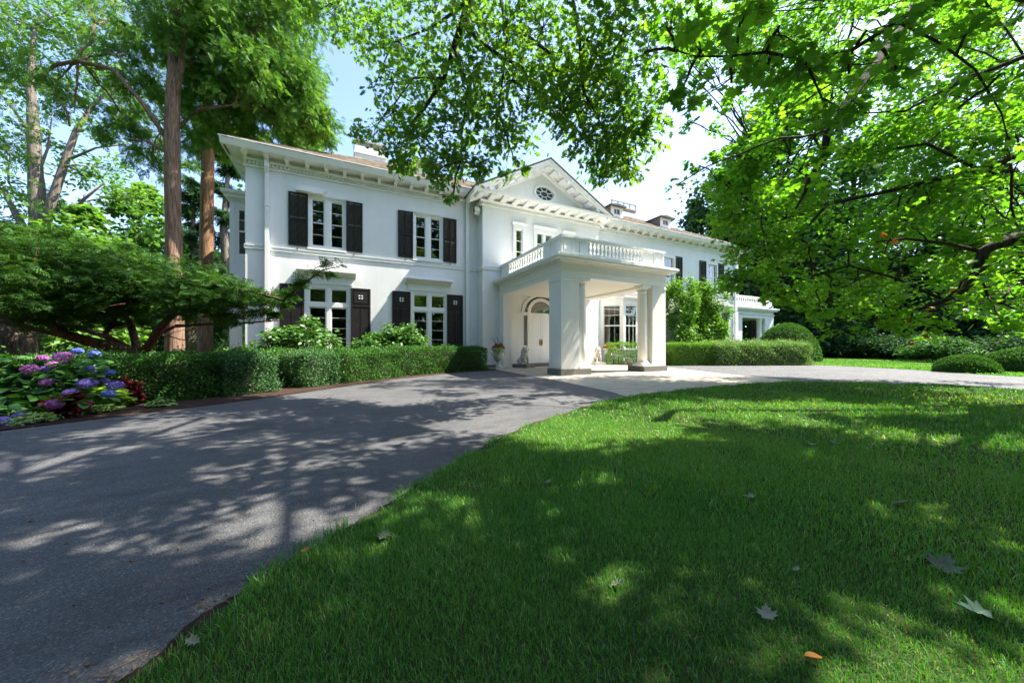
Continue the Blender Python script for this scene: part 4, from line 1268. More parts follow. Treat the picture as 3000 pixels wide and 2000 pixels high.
# --- side porch at the far right end
m_ = MB(); SY = 14.95
m_.box(25.12, SY, 3.05, 30.0, SY + .5, 3.6); m_.box(29.5, SY + .5, 3.05, 30.0, 21, 3.6); m_.box(25.12, SY - .06, 3.3, 30.06, SY, 3.36)
m_.box(25.12, SY - .2, 3.6, 30.2, 21, 3.72); m_.box(25.12, SY - .28, 3.72, 30.28, 21, 3.84)
m_.box(25.12, SY, 0, 25.95, SY + .5, 3.05); m_.box(28.9, SY, 0, 30.0, SY + .6, 3.05)
po = part('side_porch', m_, WHITE)
m_ = MB(); m_.box(25.12, SY + .02, 3.84, 30, SY + .2, 3.98); m_.box(25.12, SY, 4.55, 30.02, SY + .22, 4.66); m_.box(28.8, SY + .01, 3.98, 30, SY + .21, 4.55); m_.box(25.12, SY + .01, 3.98, 25.6, SY + .21, 4.55)
part('porch_balustrade', m_, TRIM, po)
for i in range(14):
    q = link('baluster', BALD, po, (25.75 + i * .225, SY + .11, 3.98)); q.scale = (1, 1, 1.42)
m_ = MB(); m_.lathe([(.2, 0), (.2, .1), (.17, .14), (.17, 2.8), (.2, 2.9), (.22, 3.05)], 28.5, SY + .25, 0, 20)
part('porch_column', m_, TRIM, po)
m_ = MB(); m_.add([(25.1, 20, 0), (30, 20, 0), (30, 20, 3.6), (25.1, 20, 3.6)], [(0, 1, 2, 3)])
part('porch_screen', m_, simple('dark_porch_screen', (.03, .035, .03), .8), po)


# ------------------------------------------------------------------ foliage builders
def clump_points(c, r, n, sub, sig):
    c = np.asarray(c, float); r = np.asarray(r if hasattr(r, '__len__') else (r, r, r), float)
    d = norm(rng.normal(size=(sub, 3))) * (rng.random((sub, 1)) ** 0.45)
    subs = c + d * r
    k = rng.integers(0, sub, n)
    P = subs[k] + rng.normal(size=(n, 3)) * (r * sig)
    return P, subs, d[k]


def leaf_frames(n, up=0.8, jit=0.6, outd=None, droop=0.35):
    Nn = np.array((0, 0, up)) + rng.normal(size=(n, 3)) * jit
    a = rng.uniform(0, 2 * PI, n)
    D = np.stack([np.cos(a), np.sin(a), -np.abs(rng.normal(droop, .3, n))], 1)
    if outd is not None:
        D = D + outd * 0.8
    return norm(Nn), D


def bez(a, b, c, n=8):
    t = np.linspace(0, 1, n)[:, None]
    return (1 - t) ** 2 * a + 2 * t * (1 - t) * b + t * t * c


def in_view(p, margin=1.08):
    d = SN * p[0] + CS * p[1]
    if d < .2: return False
    r = (p[0] * CS - p[1] * SN) / d; u = (p[2] - EYE) / d
    return abs(r) < 1.5 * margin and u < 1.014 * margin


def make_tree(name, label, cat, trunk, tr, clumps, tmpl, size, leaf_m, bark_m, group=None, up=.8, jit=.6, droop=.35, sig=.22, subper=45, limb_r=.09, base_shift=0.0, extra=(), twig=True, gamma=1.0, limb_from=None, hubs=None, pen=.6):
    """trunk: path of points; clumps: (centre, radii, number of leaves)."""
    root = thing(name, label, cat, tuple(trunk[0]), group)
    off = np.array(trunk[0], float)
    tb = MB(); T = [np.array(p, float) for p in trunk]
    rad = [tr * (1.25 if i == 0 else 1) * (1 - .75 * i / (len(T) - 1)) for i in range(len(T))] if not hasattr(tr, '__len__') else tr
    fine = []; fr = []
    for i in range(len(T) - 1):
        for t in np.linspace(0, 1, 6)[:-1]:
            fine.append(T[i] * (1 - t) + T[i + 1] * t - off); fr.append(rad[i] * (1 - t) + rad[i + 1] * t)
    fine.append(T[-1] - off); fr.append(rad[-1])
    tb.tube(fine, fr, 12, bump=.05)
    tb.build('trunk', bark_m, root)
    lm = MB(); VV, FF, RR = [], [], []; nv = 0
    for pth, r0, r1 in extra:
        pth = [np.array(p, float) - off for p in pth]
        lm.tube(pth, list(np.linspace(r0, r1, len(pth))), 7, bump=.08)
    tops = np.array(limb_from if limb_from is not None else T[1:])
    for cl in clumps:
        c, r, n = cl[:3]
        P, subs, d = clump_points(c, r, n, max(3, n // subper), sig)
        rr_ = np.asarray(r if hasattr(r, '__len__') else (r, r, r), float)
        tp = np.array(hubs) if hubs is not None and not in_view(c, 1.15) else tops
        st = tp[np.argmin(np.linalg.norm(tp - np.asarray(c), axis=1) + pen * np.maximum(0, tp[:, 2] - c[2]))]
        c_ = np.asarray(c, float)
        if twig:
            mid = (st + c_) / 2 + np.array((0, 0, .12 * np.linalg.norm(c_ - st)))
            path = bez(st - off, mid - off, c_ - off, 9)
            path[1:-1] += rng.normal(size=(7, 3)) * .035 * np.linalg.norm(c_ - st) / 3
            lm.tube(path, list(np.linspace(limb_r, .011 * max(1, rr_[0]), 9)), 6)
            for s_ in subs[:22]:
                p0 = path[rng.integers(5, 9)]
                lm.tube(bez(p0, (p0 + s_ - off) / 2 + rng.normal(size=3) * .1 * rr_[0], s_ - off, 4), [.008 * max(1, rr_[0]), .006 * max(1, rr_[0] * .9), .004, .003], 4, cap=False)
        Nn, D = leaf_frames(n, up, jit, d, droop)
        S = size * rng.uniform(.6, 1.25, n)
        V, F = stamp(tmpl[0], tmpl[1], P - off, Nn, D, S)
        VV.append(V); FF.append(F + nv); nv += len(V)
        q_ = np.argmin(((P[:, None, :] - subs[None]) ** 2).sum(2), 1)
        v_ = np.clip(rng.normal(.45 + rng.normal(0, .1), .17, n) + rng.normal(0, .16, len(subs))[q_], 0, 1) ** gamma
        RR.append(np.repeat(v_, len(tmpl[1])))
    if len(lm.v):
        lm.build('limbs', bark_m if not twig else bark_m, root)
    if VV:
        link('crown', npmesh('crown', np.concatenate(VV), np.concatenate(FF), leaf_m, np.concatenate(RR)), root)
    return root


# --- overhanging oak in the centre: its trunk stands behind the photographer
A_CL = [(700, 15, 8.6, .75, 300), (770, 25, 8.2, .8, 330), (850, 50, 7.8, .75, 330), (790, 75, 8, .35, 80), (920, 100, 7.3, .8, 380), (905, 190, 7.1, .6, 230), (900, 260, 7, .62, 260), (860, 300, 7, .42, 130),
        (950, 320, 6.8, .62, 260), (905, 345, 6.9, .42, 130), (1000, 30, 7, .8, 360), (1000, 200, 6.6, .75, 340), (1010, 310, 6.5, .62, 280), (1090, 50, 6.5, .85, 420), (1090, 165, 6.5, .75, 380),
        (1080, 280, 6.5, .66, 300), (1060, 370, 6.5, .5, 200), (1000, 395, 6.5, .36, 110), (1038, 455, 6.1, .17, 26), (1120, 395, 6.6, .4, 120), (1160, 60, 6.2, .85, 420), (1180, 190, 6.2, .75, 380), (1160, 310, 6.4, .6, 260),
        (1185, 380, 6.5, .26, 60), (1250, 60, 6, .85, 420), (1265, 175, 6, .75, 380), (1285, 255, 6, .48, 200), (1352, 335, 6, .42, 170), (1390, 365, 6, .46, 180), (1445, 385, 6, .34, 100), (1350, 235, 5.8, .7, 340),
        (1430, 300, 5.6, .6, 280), (1345, 90, 5.6, .8, 400), (1440, 180, 5.4, .7, 330), (1480, 285, 5.4, .4, 140), (1440, 60, 5.2, .75, 360), (1400, 330, 5.9, .5, 200)]
clA = [(at(x, y, d), (r, r, r * .8), int(n * 1.35)) for x, y, d, r, n in A_CL]
tA = np.array((4.2, -4.0, 0.0))
k = 0
while k < 76:                                                   # boughs above and behind, out of the picture, that dapple the drive
    H = rng.uniform(4.4, 8.4)
    p = np.array((rng.uniform(-4.4, 1.3) + .68 * H, rng.uniform(.2, 6.6) - .17 * H, H))
    if in_view(p, 1.18): continue
    q_ = rng.uniform(.34, .6)
    clA.append((p, (q_, q_, q_ * .5), int(1500 * q_ * q_))); k += 1
trunkA = [tA, tA + (0.1, .2, 2.5), tA + (0, .7, 5), tA + (-.5, 1.8, 7), tA + (-.9, 3.5, 8.8)]
lf = [np.array(p) for p in trunkA[2:]] + [at(1120, -160, 6.2), at(1080, 0, 6.4), at(1042, 100, 6.4), at(1000, 215, 6.5), at(1150, 130, 6.2), at(900, -80, 7.6), at(1300, -90, 5.6), at(1210, 160, 6.1), at(1330, 200, 5.8), at(940, 260, 6.7), at(900, 100, 7.4), at(1000, 60, 7), at(1180, 60, 6.2), at(1260, 120, 6), at(1080, 200, 6.5), at(1400, 150, 5.6), at(780, 20, 8.2), at(1300, 250, 5.9), at(1430, 250, 5.5), at(860, 200, 7.1), at(1060, 300, 6.5), at(1180, 290, 6.3), at(1390, 330, 5.9), at(950, 180, 6.9)]
for i in range(9):  # more unseen boughs, added to shade the flower bed
    H = rng.uniform(7.6, 9.6)
    clA.append((np.array((rng.uniform(-4.9, -3.0) + .68 * H, rng.uniform(5.2, 7.2) - .17 * H, H)), (.6, .6, .3), 420))
hubA = [np.array(p, float) for p in ((1.2, 1.0, 5.8), (3.2, 2.4, 7.8), (5.4, 3.8, 8.9), (2, -1, 6.4), (5.5, .8, 7.4), (4, -.5, 6), (0, 0, 5.4), (6.5, 2.4, 8))]
exA = [([trunkA[2], (trunkA[2] + h_) / 2 + np.array((0, 0, .4)), h_], .06, .02) for h_ in hubA] + [([at(1080, 0, 6.4), at(1000, 60, 7), at(900, 100, 7.3), at(860, 200, 7.1)], .04, .01), ([at(1180, 60, 6.2), at(1260, 120, 6), at(1320, 250, 5.9), at(1350, 320, 6)], .035, .01), ([at(1330, 80, 5.7), at(1400, 150, 5.6), at(1430, 250, 5.5), at(1440, 350, 5.8)], .035, .01), ([at(1042, 110, 6.4), at(1075, 200, 6.5), at(1062, 300, 6.5), at(1055, 390, 6.5)], .03, .008), ([at(1020, 180, 6.5), at(950, 180, 6.9), at(890, 260, 7)], .03, .008),
       ([trunkA[3], trunkA[3] + np.array((-.6, 3, 1.2)), at(1120, -160, 6.2), at(1080, 0, 6.4), at(1062, 55, 6.4), at(1042, 110, 6.4), at(1020, 180, 6.5), at(975, 250, 6.6), at(930, 300, 6.8)], .13, .014),
       ([at(1062, 55, 6.4), at(1100, 95, 6.3), at(1150, 130, 6.2), at(1200, 155, 6.15), at(1215, 190, 6.1), at(1210, 260, 6.2)], .045, .015),
       ([at(1150, 0, 6.2), at(1165, 80, 6.2), at(1155, 180, 6.3), at(1140, 290, 6.4)], .03, .012),
       ([trunkA[4], at(900, -80, 7.6), at(800, -10, 8.1), at(720, 30, 8.5)], .06, .012),
       ([trunkA[4], at(1300, -90, 5.6), at(1330, 80, 5.7), at(1340, 210, 5.8), at(1400, 320, 5.8)], .05, .01)]
def along(paths):
    out = []
    for pth, _, _ in paths:
        for a, b in zip(pth[:-1], pth[1:]):
            a, b = np.array(a, float), np.array(b, float)
            for t in np.arange(0, 1, max(.12, .3 / (np.linalg.norm(b - a) + .01))):
                q = a + (b - a) * t
                if in_view(q, 1.25): out.append(q)
    return out


lf = [p for p in lf if not in_view(p, 1.0)] + along(exA)
make_tree('oak_tree', 'overhanging oak whose lobed leafy boughs hang from above in front of the pediment', 'tree', trunkA, [.42, .34, .3, .24, .16], clA, OAK, .13, L_OAK, BARK_DARK, extra=exA, limb_r=.018, limb_from=lf, hubs=hubA, pen=0, droop=.5, subper=26, sig=.24, group='trees overhanging the lawn')

# --- maple at the right, trunk just outside the frame
tB = np.array((12.6, 0.2, 0.0))
polyB = [(1500, -40), (1545, 150), (1600, 215), (1690, 235), (1700, 290), (1640, 345), (1612, 430), (1625, 500), (1612, 560), (1670, 640), (1720, 690), (1790, 720), (1880, 745), (1960, 775), (2080, 780), (2250, 775), (2360, 730), (2360, -40)]
clB = []
tries = 0
while len(clB) < 185:
    p = np.array([[rng.uniform(1500, 2400), rng.uniform(-40, 790)]])
    if not inside(p, polyB): continue
    x, y = p[0]
    if (y < 240 and rng.random() < .15) or (y > 540 and rng.random() < .38): continue
    d = rng.uniform(6.2, 9.8) if y > 250 else rng.uniform(7.0, 12.0)
    if x < 1720: d = max(d, 7.6)
    r = .62 * d / 8
    e = edge_dist(p, polyB)[0] / (FPX / d / 1.2755)
    if 1520 < x < 2340 and y > 0: r = max(.3, min(r, e * .9))
    clB.append((at(x, y, d), (r, r, r * .7), int(270 * (r / .62) ** 2 * rng.uniform(.6, 1.2))))
for x, y, d, r, n in ((1530, 60, 3.6, .34, 42), (1610, 120, 3.2, .36, 48), (1570, 200, 3.4, .3, 34), (1700, 50, 3.2, .42, 60), (1680, 190, 3.1, .32, 44), (1790, 60, 3, .38, 52), (1850, 150, 3, .32, 46), (1905, 235, 3.1, .28, 34), (1870, 320, 3.3, .26, 28), (1835, 395, 3.5, .2, 16),
                      (1990, 70, 3.2, .42, 60), (2060, 160, 3.4, .32, 40), (2110, 40, 3.6, .42, 58), (2230, 60, 3.6, .42, 52), (2300, 170, 3.8, .4, 46), (2200, 250, 4, .34, 34), (2320, 330, 4, .36, 40), (1760, 160, 3.2, .3, 36), (1950, 170, 3.2, .3, 34), (1480, 120, 3.8, .3, 30),
                      (1690, 420, 8.4, .55, 260), (1660, 500, 8.6, .5, 230), (1700, 560, 8.2, .55, 260), (1690, 640, 8, .4, 150), (1760, 650, 7.6, .5, 200), (1660, 420, 9, .5, 200), (1720, 340, 8.8, .5, 220), (1840, 700, 7.4, .45, 150), (1630, 300, 7.4, .28, 46), (1605, 380, 7.2, .26, 44), (1555, 425, 7.3, .16, 18), (1640, 240, 7.3, .3, 50), (1585, 280, 7.4, .22, 30), (2330, 500, 4.6, .4, 60), (2300, 600, 4.8, .4, 60), (2200, 690, 5.6, .5, 110), (2090, 740, 6.2, .45, 100), (1960, 760, 6.8, .4, 80), (2300, 740, 5.6, .4, 80)):
    clB.append((at(x, y, d), (r, r, r * .75), n))
k = 0
while k < 50:                                                   # boughs out of the picture that dapple the lawn
    H = rng.uniform(4.3, 7.6)
    p = np.array((rng.uniform(.2, 7.4) + .68 * H, rng.uniform(-1.0, 4.0) - .17 * H, H))
    if in_view(p, 1.18): continue
    q_ = rng.uniform(.4, .68)
    clB.append((p, (q_, q_, q_ * .5), int(1300 * q_ * q_))); k += 1
for i in range(16):                                             # unseen low boughs added to shade the near right of the lawn
    H = rng.uniform(4.3, 7.0); q_ = rng.uniform(.34, .56)
    clB.append((np.array((rng.uniform(1.7, 5.0) + .68 * H, rng.uniform(-.2, 1.4) - .17 * H, H)), (q_, q_, q_ * .5), int(1300 * q_ * q_)))
for i in range(9):                                              # high boughs whose shade falls on the portico
    h = rng.uniform(7.6, 9.4)
    clB.append((np.array((rng.uniform(6.2, 9.2) + .68 * h, 9.1 - .17 * h, rng.uniform(3.0, 4.6) + h)), (.75, .75, .5), 210))
trunkB = [tB, tB + (0, 0, 2.2), tB + (-.2, .2, 4.2), tB + (.1, .1, 6.3), tB + (.6, -.4, 8.6), tB + (.8, -.6, 10.4)]
lfB = [np.array(p) for p in trunkB[2:]] + [at(2352, 545, 5.9), at(2260, 580, 6.1), at(2170, 690, 6.3), at(2080, 560, 6.3), at(1905, 200, 4.6), at(2150, 150, 6.5), at(2000, 90, 6.5), at(1850, 20, 7), at(1800, 330, 8), at(1950, 400, 8), at(2150, 380, 7.5), at(1720, 480, 8), at(1800, 600, 7.6)]
hubB = [np.array(p, float) for p in ((6, -1, 6), (8, -.4, 7), (4.2, -.2, 6), (9.5, -.5, 8), (5, 1.2, 7.4), (3.4, -1.4, 5.4))]
exB = [([trunkB[2], (trunkB[2] + h_) / 2 + np.array((0, 0, .5)), h_], .06, .02) for h_ in hubB] + [([trunkB[1] + np.array((0, 0, .3)), at(2500, 520, 5.6), at(2352, 545, 5.7), at(2290, 560, 5.8), at(2258, 578, 5.8), at(2245, 625, 5.9), at(2215, 665, 6.0), at(2170, 690, 6.1), at(2100, 715, 6.3), at(2020, 730, 6.6)], .14, .018),
       ([at(2258, 578, 5.8), at(2180, 560, 6), at(2080, 548, 6.2), at(2010, 556, 6.4)], .035, .012),
       ([at(2245, 625, 5.9), at(2270, 680, 5.9), at(2330, 710, 5.9)], .03, .012),
       ([trunkB[3], at(2150, -60, 6), at(2030, 120, 5.2), at(1950, 230, 4.9), at(1900, 310, 4.8), at(1890, 370, 4.8), at(1858, 410, 4.8), at(1850, 440, 4.8), at(1828, 480, 4.9)], .09, .012),
       ([trunkB[3], at(2352, 130, 6.6), at(2200, 190, 6.8), at(2080, 255, 7), at(1960, 262, 7.4)], .055, .012),
       ([trunkB[2], at(2400, 340, 6.6), at(2250, 390, 7), at(2080, 430, 7.4), at(1900, 470, 7.8), at(1750, 520, 8)], .1, .015),
       ([at(2300, -260, 7.6), at(2040, -160, 8.2), at(1972, -50, 8.5), at(1958, 60, 8.6), at(1925, 150, 8.8)], .05, .015)]
exB += [([trunkB[2], at(2320, -120, 4.4), at(2060, 50, 3.5), at(1950, 120, 3.2), at(1850, 140, 3.1), at(1760, 120, 3.2), at(1680, 130, 3.2), at(1600, 130, 3.3), at(1530, 110, 3.6)], .028, .005), ([at(2060, 50, 3.5), at(2160, 100, 3.6), at(2240, 160, 3.8), at(2300, 260, 4), at(2320, 340, 4)], .015, .005), ([at(1850, 140, 3.1), at(1890, 230, 3.1), at(1870, 310, 3.3), at(1840, 390, 3.5)], .01, .004),
        ([at(2170, 690, 6.1), at(2060, 640, 6.6), at(1950, 610, 7), at(1850, 640, 7.4), at(1770, 680, 7.6)], .03, .01), ([at(2250, 390, 7), at(2130, 330, 7.2), at(2000, 350, 7.6), at(1880, 330, 8), at(1740, 380, 8.3)], .035, .01), ([at(1900, 470, 7.8), at(1820, 560, 7.8), at(1740, 600, 8)], .03, .01)]
lfB = [p for p in lfB if not in_view(p, 1.0)] + along(exB)
mt = make_tree('maple_tree', 'large maple with bright backlit leaves reaching in from beyond the lawn at the right', 'tree', trunkB, [.45, .36, .3, .24, .17, .1], clB, MAPLE, .112, L_MAPLE, BARK_DARK, extra=exB, limb_r=.017, limb_from=lfB, hubs=hubB + [np.array(p) for p in trunkB[3:]], pen=.1, droop=.45, subper=26, sig=.24, up=1.0, jit=.5, group='trees overhanging the lawn')

for x, y, d in ((2030, 537, 6.2), (2056, 552, 6.2), (2190, 668, 6.0), (2140, 705, 6.1), (2128, 770, 6.2), (2092, 787, 6.4), (2085, 735, 6.2)):
    n = 16
    P = rng.normal(size=(n, 3)) * .018; Nn, D = leaf_frames(n, .5, .8, None, .6)
    V, F = stamp(OVAL[0], OVAL[1], P, Nn, D, rng.uniform(.04, .075, n))
    o = link('seed_cluster', npmesh('seed_cluster', V, F, P_ORANGE, np.repeat(rng.random(n) * .6, 2)), mt, tuple(at(x, y, d) - np.array(tB)))
    o['label'] = 'withered orange seed cluster'

# --- the two red cedars beside the house
def px_clumps(lst, k=1.0, flat=.8):
    return [(at(x, y, d), (r, r, r * flat), int(n * k)) for x, y, d, r, n in lst]


C1 = [(560, 60, 12, 1.6, 420), (640, 40, 12.5, 1.5, 380), (640, 150, 12.5, 1.4, 380), (560, 180, 12, 1.5, 420), (690, 200, 13, 1.1, 250), (700, 270, 13.5, 1.1, 250), (620, 270, 13, 1.2, 300), (735, 300, 14, .8, 140), (500, 110, 12, 1.5, 420), (480, 220, 12.5, 1.3, 330), (520, 290, 13, 1.2, 260),
      (440, 40, 11.5, 1.6, 420), (340, 60, 12, 1.5, 260), (280, 130, 12, 1.3, 140), (330, 200, 12, 1.2, 170), (250, 40, 12.5, 1.3, 120), (300, 290, 12.5, 1.2, 130), (350, 350, 13, 1.1, 120), (250, 220, 13, 1.1, 90), (130, 190, 10.8, 1.0, 60), (170, 260, 10.8, .9, 50), (420, -40, 11.5, 1.7, 320), (560, -60, 12, 1.8, 320), (660, -30, 12.6, 1.4, 240), (580, 330, 14.5, .9, 160), (690, 330, 15, .8, 130), (720, 230, 13.6, .8, 120), (455, 160, 12.3, 1.0, 160)]
b1 = at(400, 845, 11.2); b1[2] = 0
t1 = [b1, at(402, 700, 11.2), at(398, 500, 11.2), at(395, 320, 11.2), at(398, 200, 11.2), at(402, 90, 11.3), at(405, -60, 11.4)]
ex1 = [([at(398, 240, 11.2), at(418, 150, 11.2), at(430, 60, 11.3), at(440, -50, 11.4)], .12, .06),
       ([at(393, 335, 11.2), at(330, 240, 11.0), at(260, 160, 10.8), at(180, 140, 10.7), at(125, 150, 10.6), at(100, 175, 10.6), at(125, 215, 10.6), at(155, 260, 10.6), at(160, 290, 10.6)], .075, .025),
       ([at(390, 355, 11.2), at(340, 325, 11), at(300, 320, 10.8)], .05, .02),
       ([at(400, 300, 11.2), at(460, 250, 11.6), at(540, 240, 12)], .08, .03), ([at(400, 170, 11.2), at(480, 120, 11.6), at(580, 90, 12)], .08, .03)]
make_tree('cedar_tree', 'tall cedar with the thick pale brown trunk nearest the yew', 'tree', t1, [.27, .225, .21, .20, .18, .14, .09], px_clumps(C1, 4.0), CYP, .27, L_CYP, BARK_CED, extra=ex1, limb_r=.04, up=.5, jit=.8, droop=.8, subper=26, sig=.13, group='cedars beside the house', limb_from=[at(398, 240, 11.2), at(402, 90, 11.3), at(405, -60, 11.4), at(440, -50, 11.4), at(180, 140, 10.7), at(540, 240, 12), at(580, 90, 12)])
b2 = at(470, 800, 15.5); b2[2] = 0
t2 = [b2, at(473, 640, 15.5), at(475, 500, 15.5), at(477, 380, 15.5), at(478, 275, 15.5), at(480, 120, 15.5), at(480, -20, 15.5)]
C2 = [(480, 300, 15.8, 1.2, 230), (540, 330, 16.5, 1.1, 190), (440, 340, 16, 1.2, 210), (540, 200, 16, 1.6, 280), (620, 220, 16.5, 1.4, 240), (420, 240, 16, 1.5, 240), (500, 60, 16, 1.8, 280), (600, 110, 16, 1.7, 280), (700, 300, 17, 1.1, 170), (660, 330, 17, .9, 130), (735, 310, 17.4, .6, 70), (730, 255, 17, .6, 70), (690, 150, 16.6, 1.2, 170)]
make_tree('cedar_tree', 'tall cedar with orange bark close to the house gable', 'tree', t2, [.29, .265, .25, .235, .21, .15, .08], px_clumps(C2, 3.6), CYP, .32, L_CYP, BARK_RED, limb_r=.05, up=.5, jit=.8, droop=.8, subper=26, sig=.14, group='cedars beside the house', limb_from=[at(478, 275, 15.5), at(480, 120, 15.5), at(480, 10, 15.5)])

# --- open branching locust behind at the left
bl_ = at(90, 800, 20); bl_[2] = 0
t3 = [bl_, at(92, 600, 20), at(88, 500, 20), at(82, 400, 20), at(75, 280, 20), at(70, 170, 20), at(80, 60, 20.5)]
lfL = t3[2:] + [at(190, 260, 20.5), at(150, 380, 20), at(240, 220, 21), at(20, 420, 20), at(180, 470, 20)]
exL = [([at(92, 560, 20), at(120, 460, 20), at(150, 370, 20.3), at(175, 300, 20.5), at(215, 240, 21), at(270, 190, 21.5)], .26, .07), ([at(95, 590, 20), at(150, 520, 20), at(190, 460, 20), at(240, 420, 20)], .16, .04), ([at(90, 570, 20), at(40, 500, 20), at(10, 440, 20), at(-20, 420, 20)], .2, .06),
       ([at(80, 420, 20), at(110, 340, 20.5), at(120, 260, 21)], .09, .03), ([at(150, 370, 20.3), at(220, 340, 20.5), at(300, 330, 21)], .08, .03), ([at(78, 320, 20), at(30, 250, 20), at(-10, 200, 20)], .09, .04)]
CL = [(30, 60, 21, 2.2, 420), (120, 30, 22, 2.2, 420), (190, 100, 22, 1.9, 330), (60, 200, 21, 1.5, 220), (160, 200, 22, 1.4, 200), (20, 330, 20.5, 1.5, 220), (120, 330, 21, 1.1, 140), (220, 300, 21.5, 1.2, 150), (190, 400, 21, 1.2, 170), (30, 440, 20.5, 1.4, 240), (250, 390, 21.5, 1.1, 140), (130, 470, 21, 1.1, 160), (270, 190, 22, 1.4, 200), (-30, 150, 20, 1.8, 240), (230, 20, 22, 1.9, 300), (300, 450, 22, 1.3, 200), (-20, 520, 20, 1.5, 240), (300, 260, 22, 1.1, 120)]
make_tree('locust_tree', 'open crowned tree with forking grey limbs against the sky', 'tree', t3, [.5, .42, .36, .3, .24, .16, .08], px_clumps(CL, 2.5), OVAL, .25, L_LOC, BARK_GREY, extra=exL, limb_r=.05, limb_from=lfL, subper=22, sig=.2, up=1.1, jit=.45)

# --- old broad trunk at the far left
b5 = at(20, 835, 8.6); b5[2] = 0
t5 = [b5, at(22, 780, 8.6), at(0, 720, 8.6), at(-110, 480, 8.6), at(-190, 150, 8.6), at(-210, -100, 8.8)]
C5 = [(-60, 60, 9, 1.3, 220), (50, 20, 9.5, 1.1, 120), (-40, 260, 9, 1.1, 160), (20, 120, 9.5, .9, 70), (-90, 420, 9, 1.1, 160), (20, 330, 9.6, .7, 45), (-140, 200, 9, 1.6, 240)]
make_tree('spruce_tree', 'thick grey trunked evergreen standing at the left edge behind the hydrangea', 'tree', t5, [.52, .42, .36, .3, .2, .1], px_clumps(C5, 1.7), CYP, .26, L_CYP, BARK_GREY, limb_r=.03, subper=16, sig=.2, up=.5, jit=.7, droop=.8)

# --- background trees on the left, each its own
def far_tree(x, y_top, d, w, label, leaf_m, n=5200, size=.42, bark=BARK_GREY, trunk_px=None, dens=1.0, cone=False, low=0.12, name='background_tree', group='trees behind the house'):
    top = at(x, y_top, d); base = top.copy(); base[2] = 0
    h = top[2]
    T = [base, base + (0, 0, h * .3), base + (rng.normal(0, .3), rng.normal(0, .3), h * .6), base + (0, 0, h * .9)]
    cl = []
    m = 15 if not cone else 12
    for i in range(m):
        t = low + (1 - low) * (i + .5) / m
        rad = w * (math.sin(PI * min(1, .18 + .82 * t)) ** .6 if not cone else (1.02 - t))
        a = i * 2.4 + rng.uniform(0, .6); q = rad * (.55 if i < m - 2 else .15)
        r = max(.5, rad * rng.uniform(.5, .68))
        cl.append((base + np.array((q * math.cos(a), q * math.sin(a), h * t - r * .25)), (r, r, r * .72), int(n / m * dens)))
    return make_tree(name, label, 'tree', T, .02 * h + .12, cl, RHOMB if not cone else CYP, size, leaf_m, bark, group, subper=26, sig=.24, limb_r=.07, up=.9, jit=.6, limb_from=T[1:], droop=.35 if not cone else .7)


far_tree(330, 420, 26, 4.2, 'bright green tree behind the thick cedar trunk', L_MID, 9000, .42)
far_tree(200, 470, 19, 2.6, 'rounded light green tree left of the thick cedar trunk', L_LOC, 6500, .30)
far_tree(440, 400, 23, 3.0, 'dark evergreen tree between the two cedar trunks', L_DARK, 4200, .5, cone=True)
far_tree(525, 330, 24, 3.2, 'dark evergreen tree right behind the house gable', L_DARK, 4200, .5, cone=True)
far_tree(20, 520, 22, 3.4, 'light green tree low behind the spruce trunk', L_MID, 7000, .36)
far_tree(700, 190, 30, 4.0, 'leafy tree rising behind the roof of the left wing', L_MID, 7000, .42)
far_tree(270, 560, 30, 5.0, 'spreading bright tree far behind the yew', L_LOC, 8000, .5)
far_tree(100, 590, 36, 6.0, 'farthest mid green tree beneath the locust crown', L_MID, 8000, .6)
far_tree(470, 560, 34, 5.0, 'shaded tree far behind the orange barked cedar', L_DARK, 7000, .6)
far_tree(-150, 480, 26, 5, 'shaded tree at the far left margin', L_DARK, 7000, .5)

# --- background trees on the right
far_tree(1740, 290, 36, 8.0, 'big dark oak rising behind the far end of the house', L_DARK, 21000, .5, BARK_DARK, low=.22)
far_tree(1600, 455, 42, 4.6, 'dark rounded tree just right of the dormers', L_DARK, 9000, .5, BARK_DARK)
far_tree(1960, 330, 34, 6.5, 'tall shaded tree behind the maple leaves', L_MID, 12000, .5, BARK_DARK, low=.2)
far_tree(2130, 420, 30, 5.0, 'dark evergreen with drooping boughs behind the maple limb', L_DARK, 7000, .6, BARK_DARK, cone=True)
far_tree(2290, 380, 28, 5.0, 'shaded broad tree at the right margin behind the hedges', L_DARK, 9000, .48, BARK_DARK, low=.2)
far_tree(1900, 560, 30, 3.6, 'low dark tree beside the domed bush', L_DARK, 7000, .42, BARK_DARK, low=.05)
far_tree(2060, 590, 34, 4.2, 'low dark tree behind the wild hedge gap', L_DARK, 7000, .48, BARK_DARK, low=.05)
far_tree(2420, 420, 26, 5.0, 'shaded tree just past the right margin', L_DARK, 7000, .48, BARK_DARK)
far_tree(2210, 600, 26, 3.2, 'small shaded tree above the clipped mound hedge', L_DARK, 5500, .4, BARK_DARK, low=.05)
far_tree(1830, 430, 46, 7.0, 'distant mid green tree between the oak and the maple', L_MID, 9000, .65, BARK_DARK)

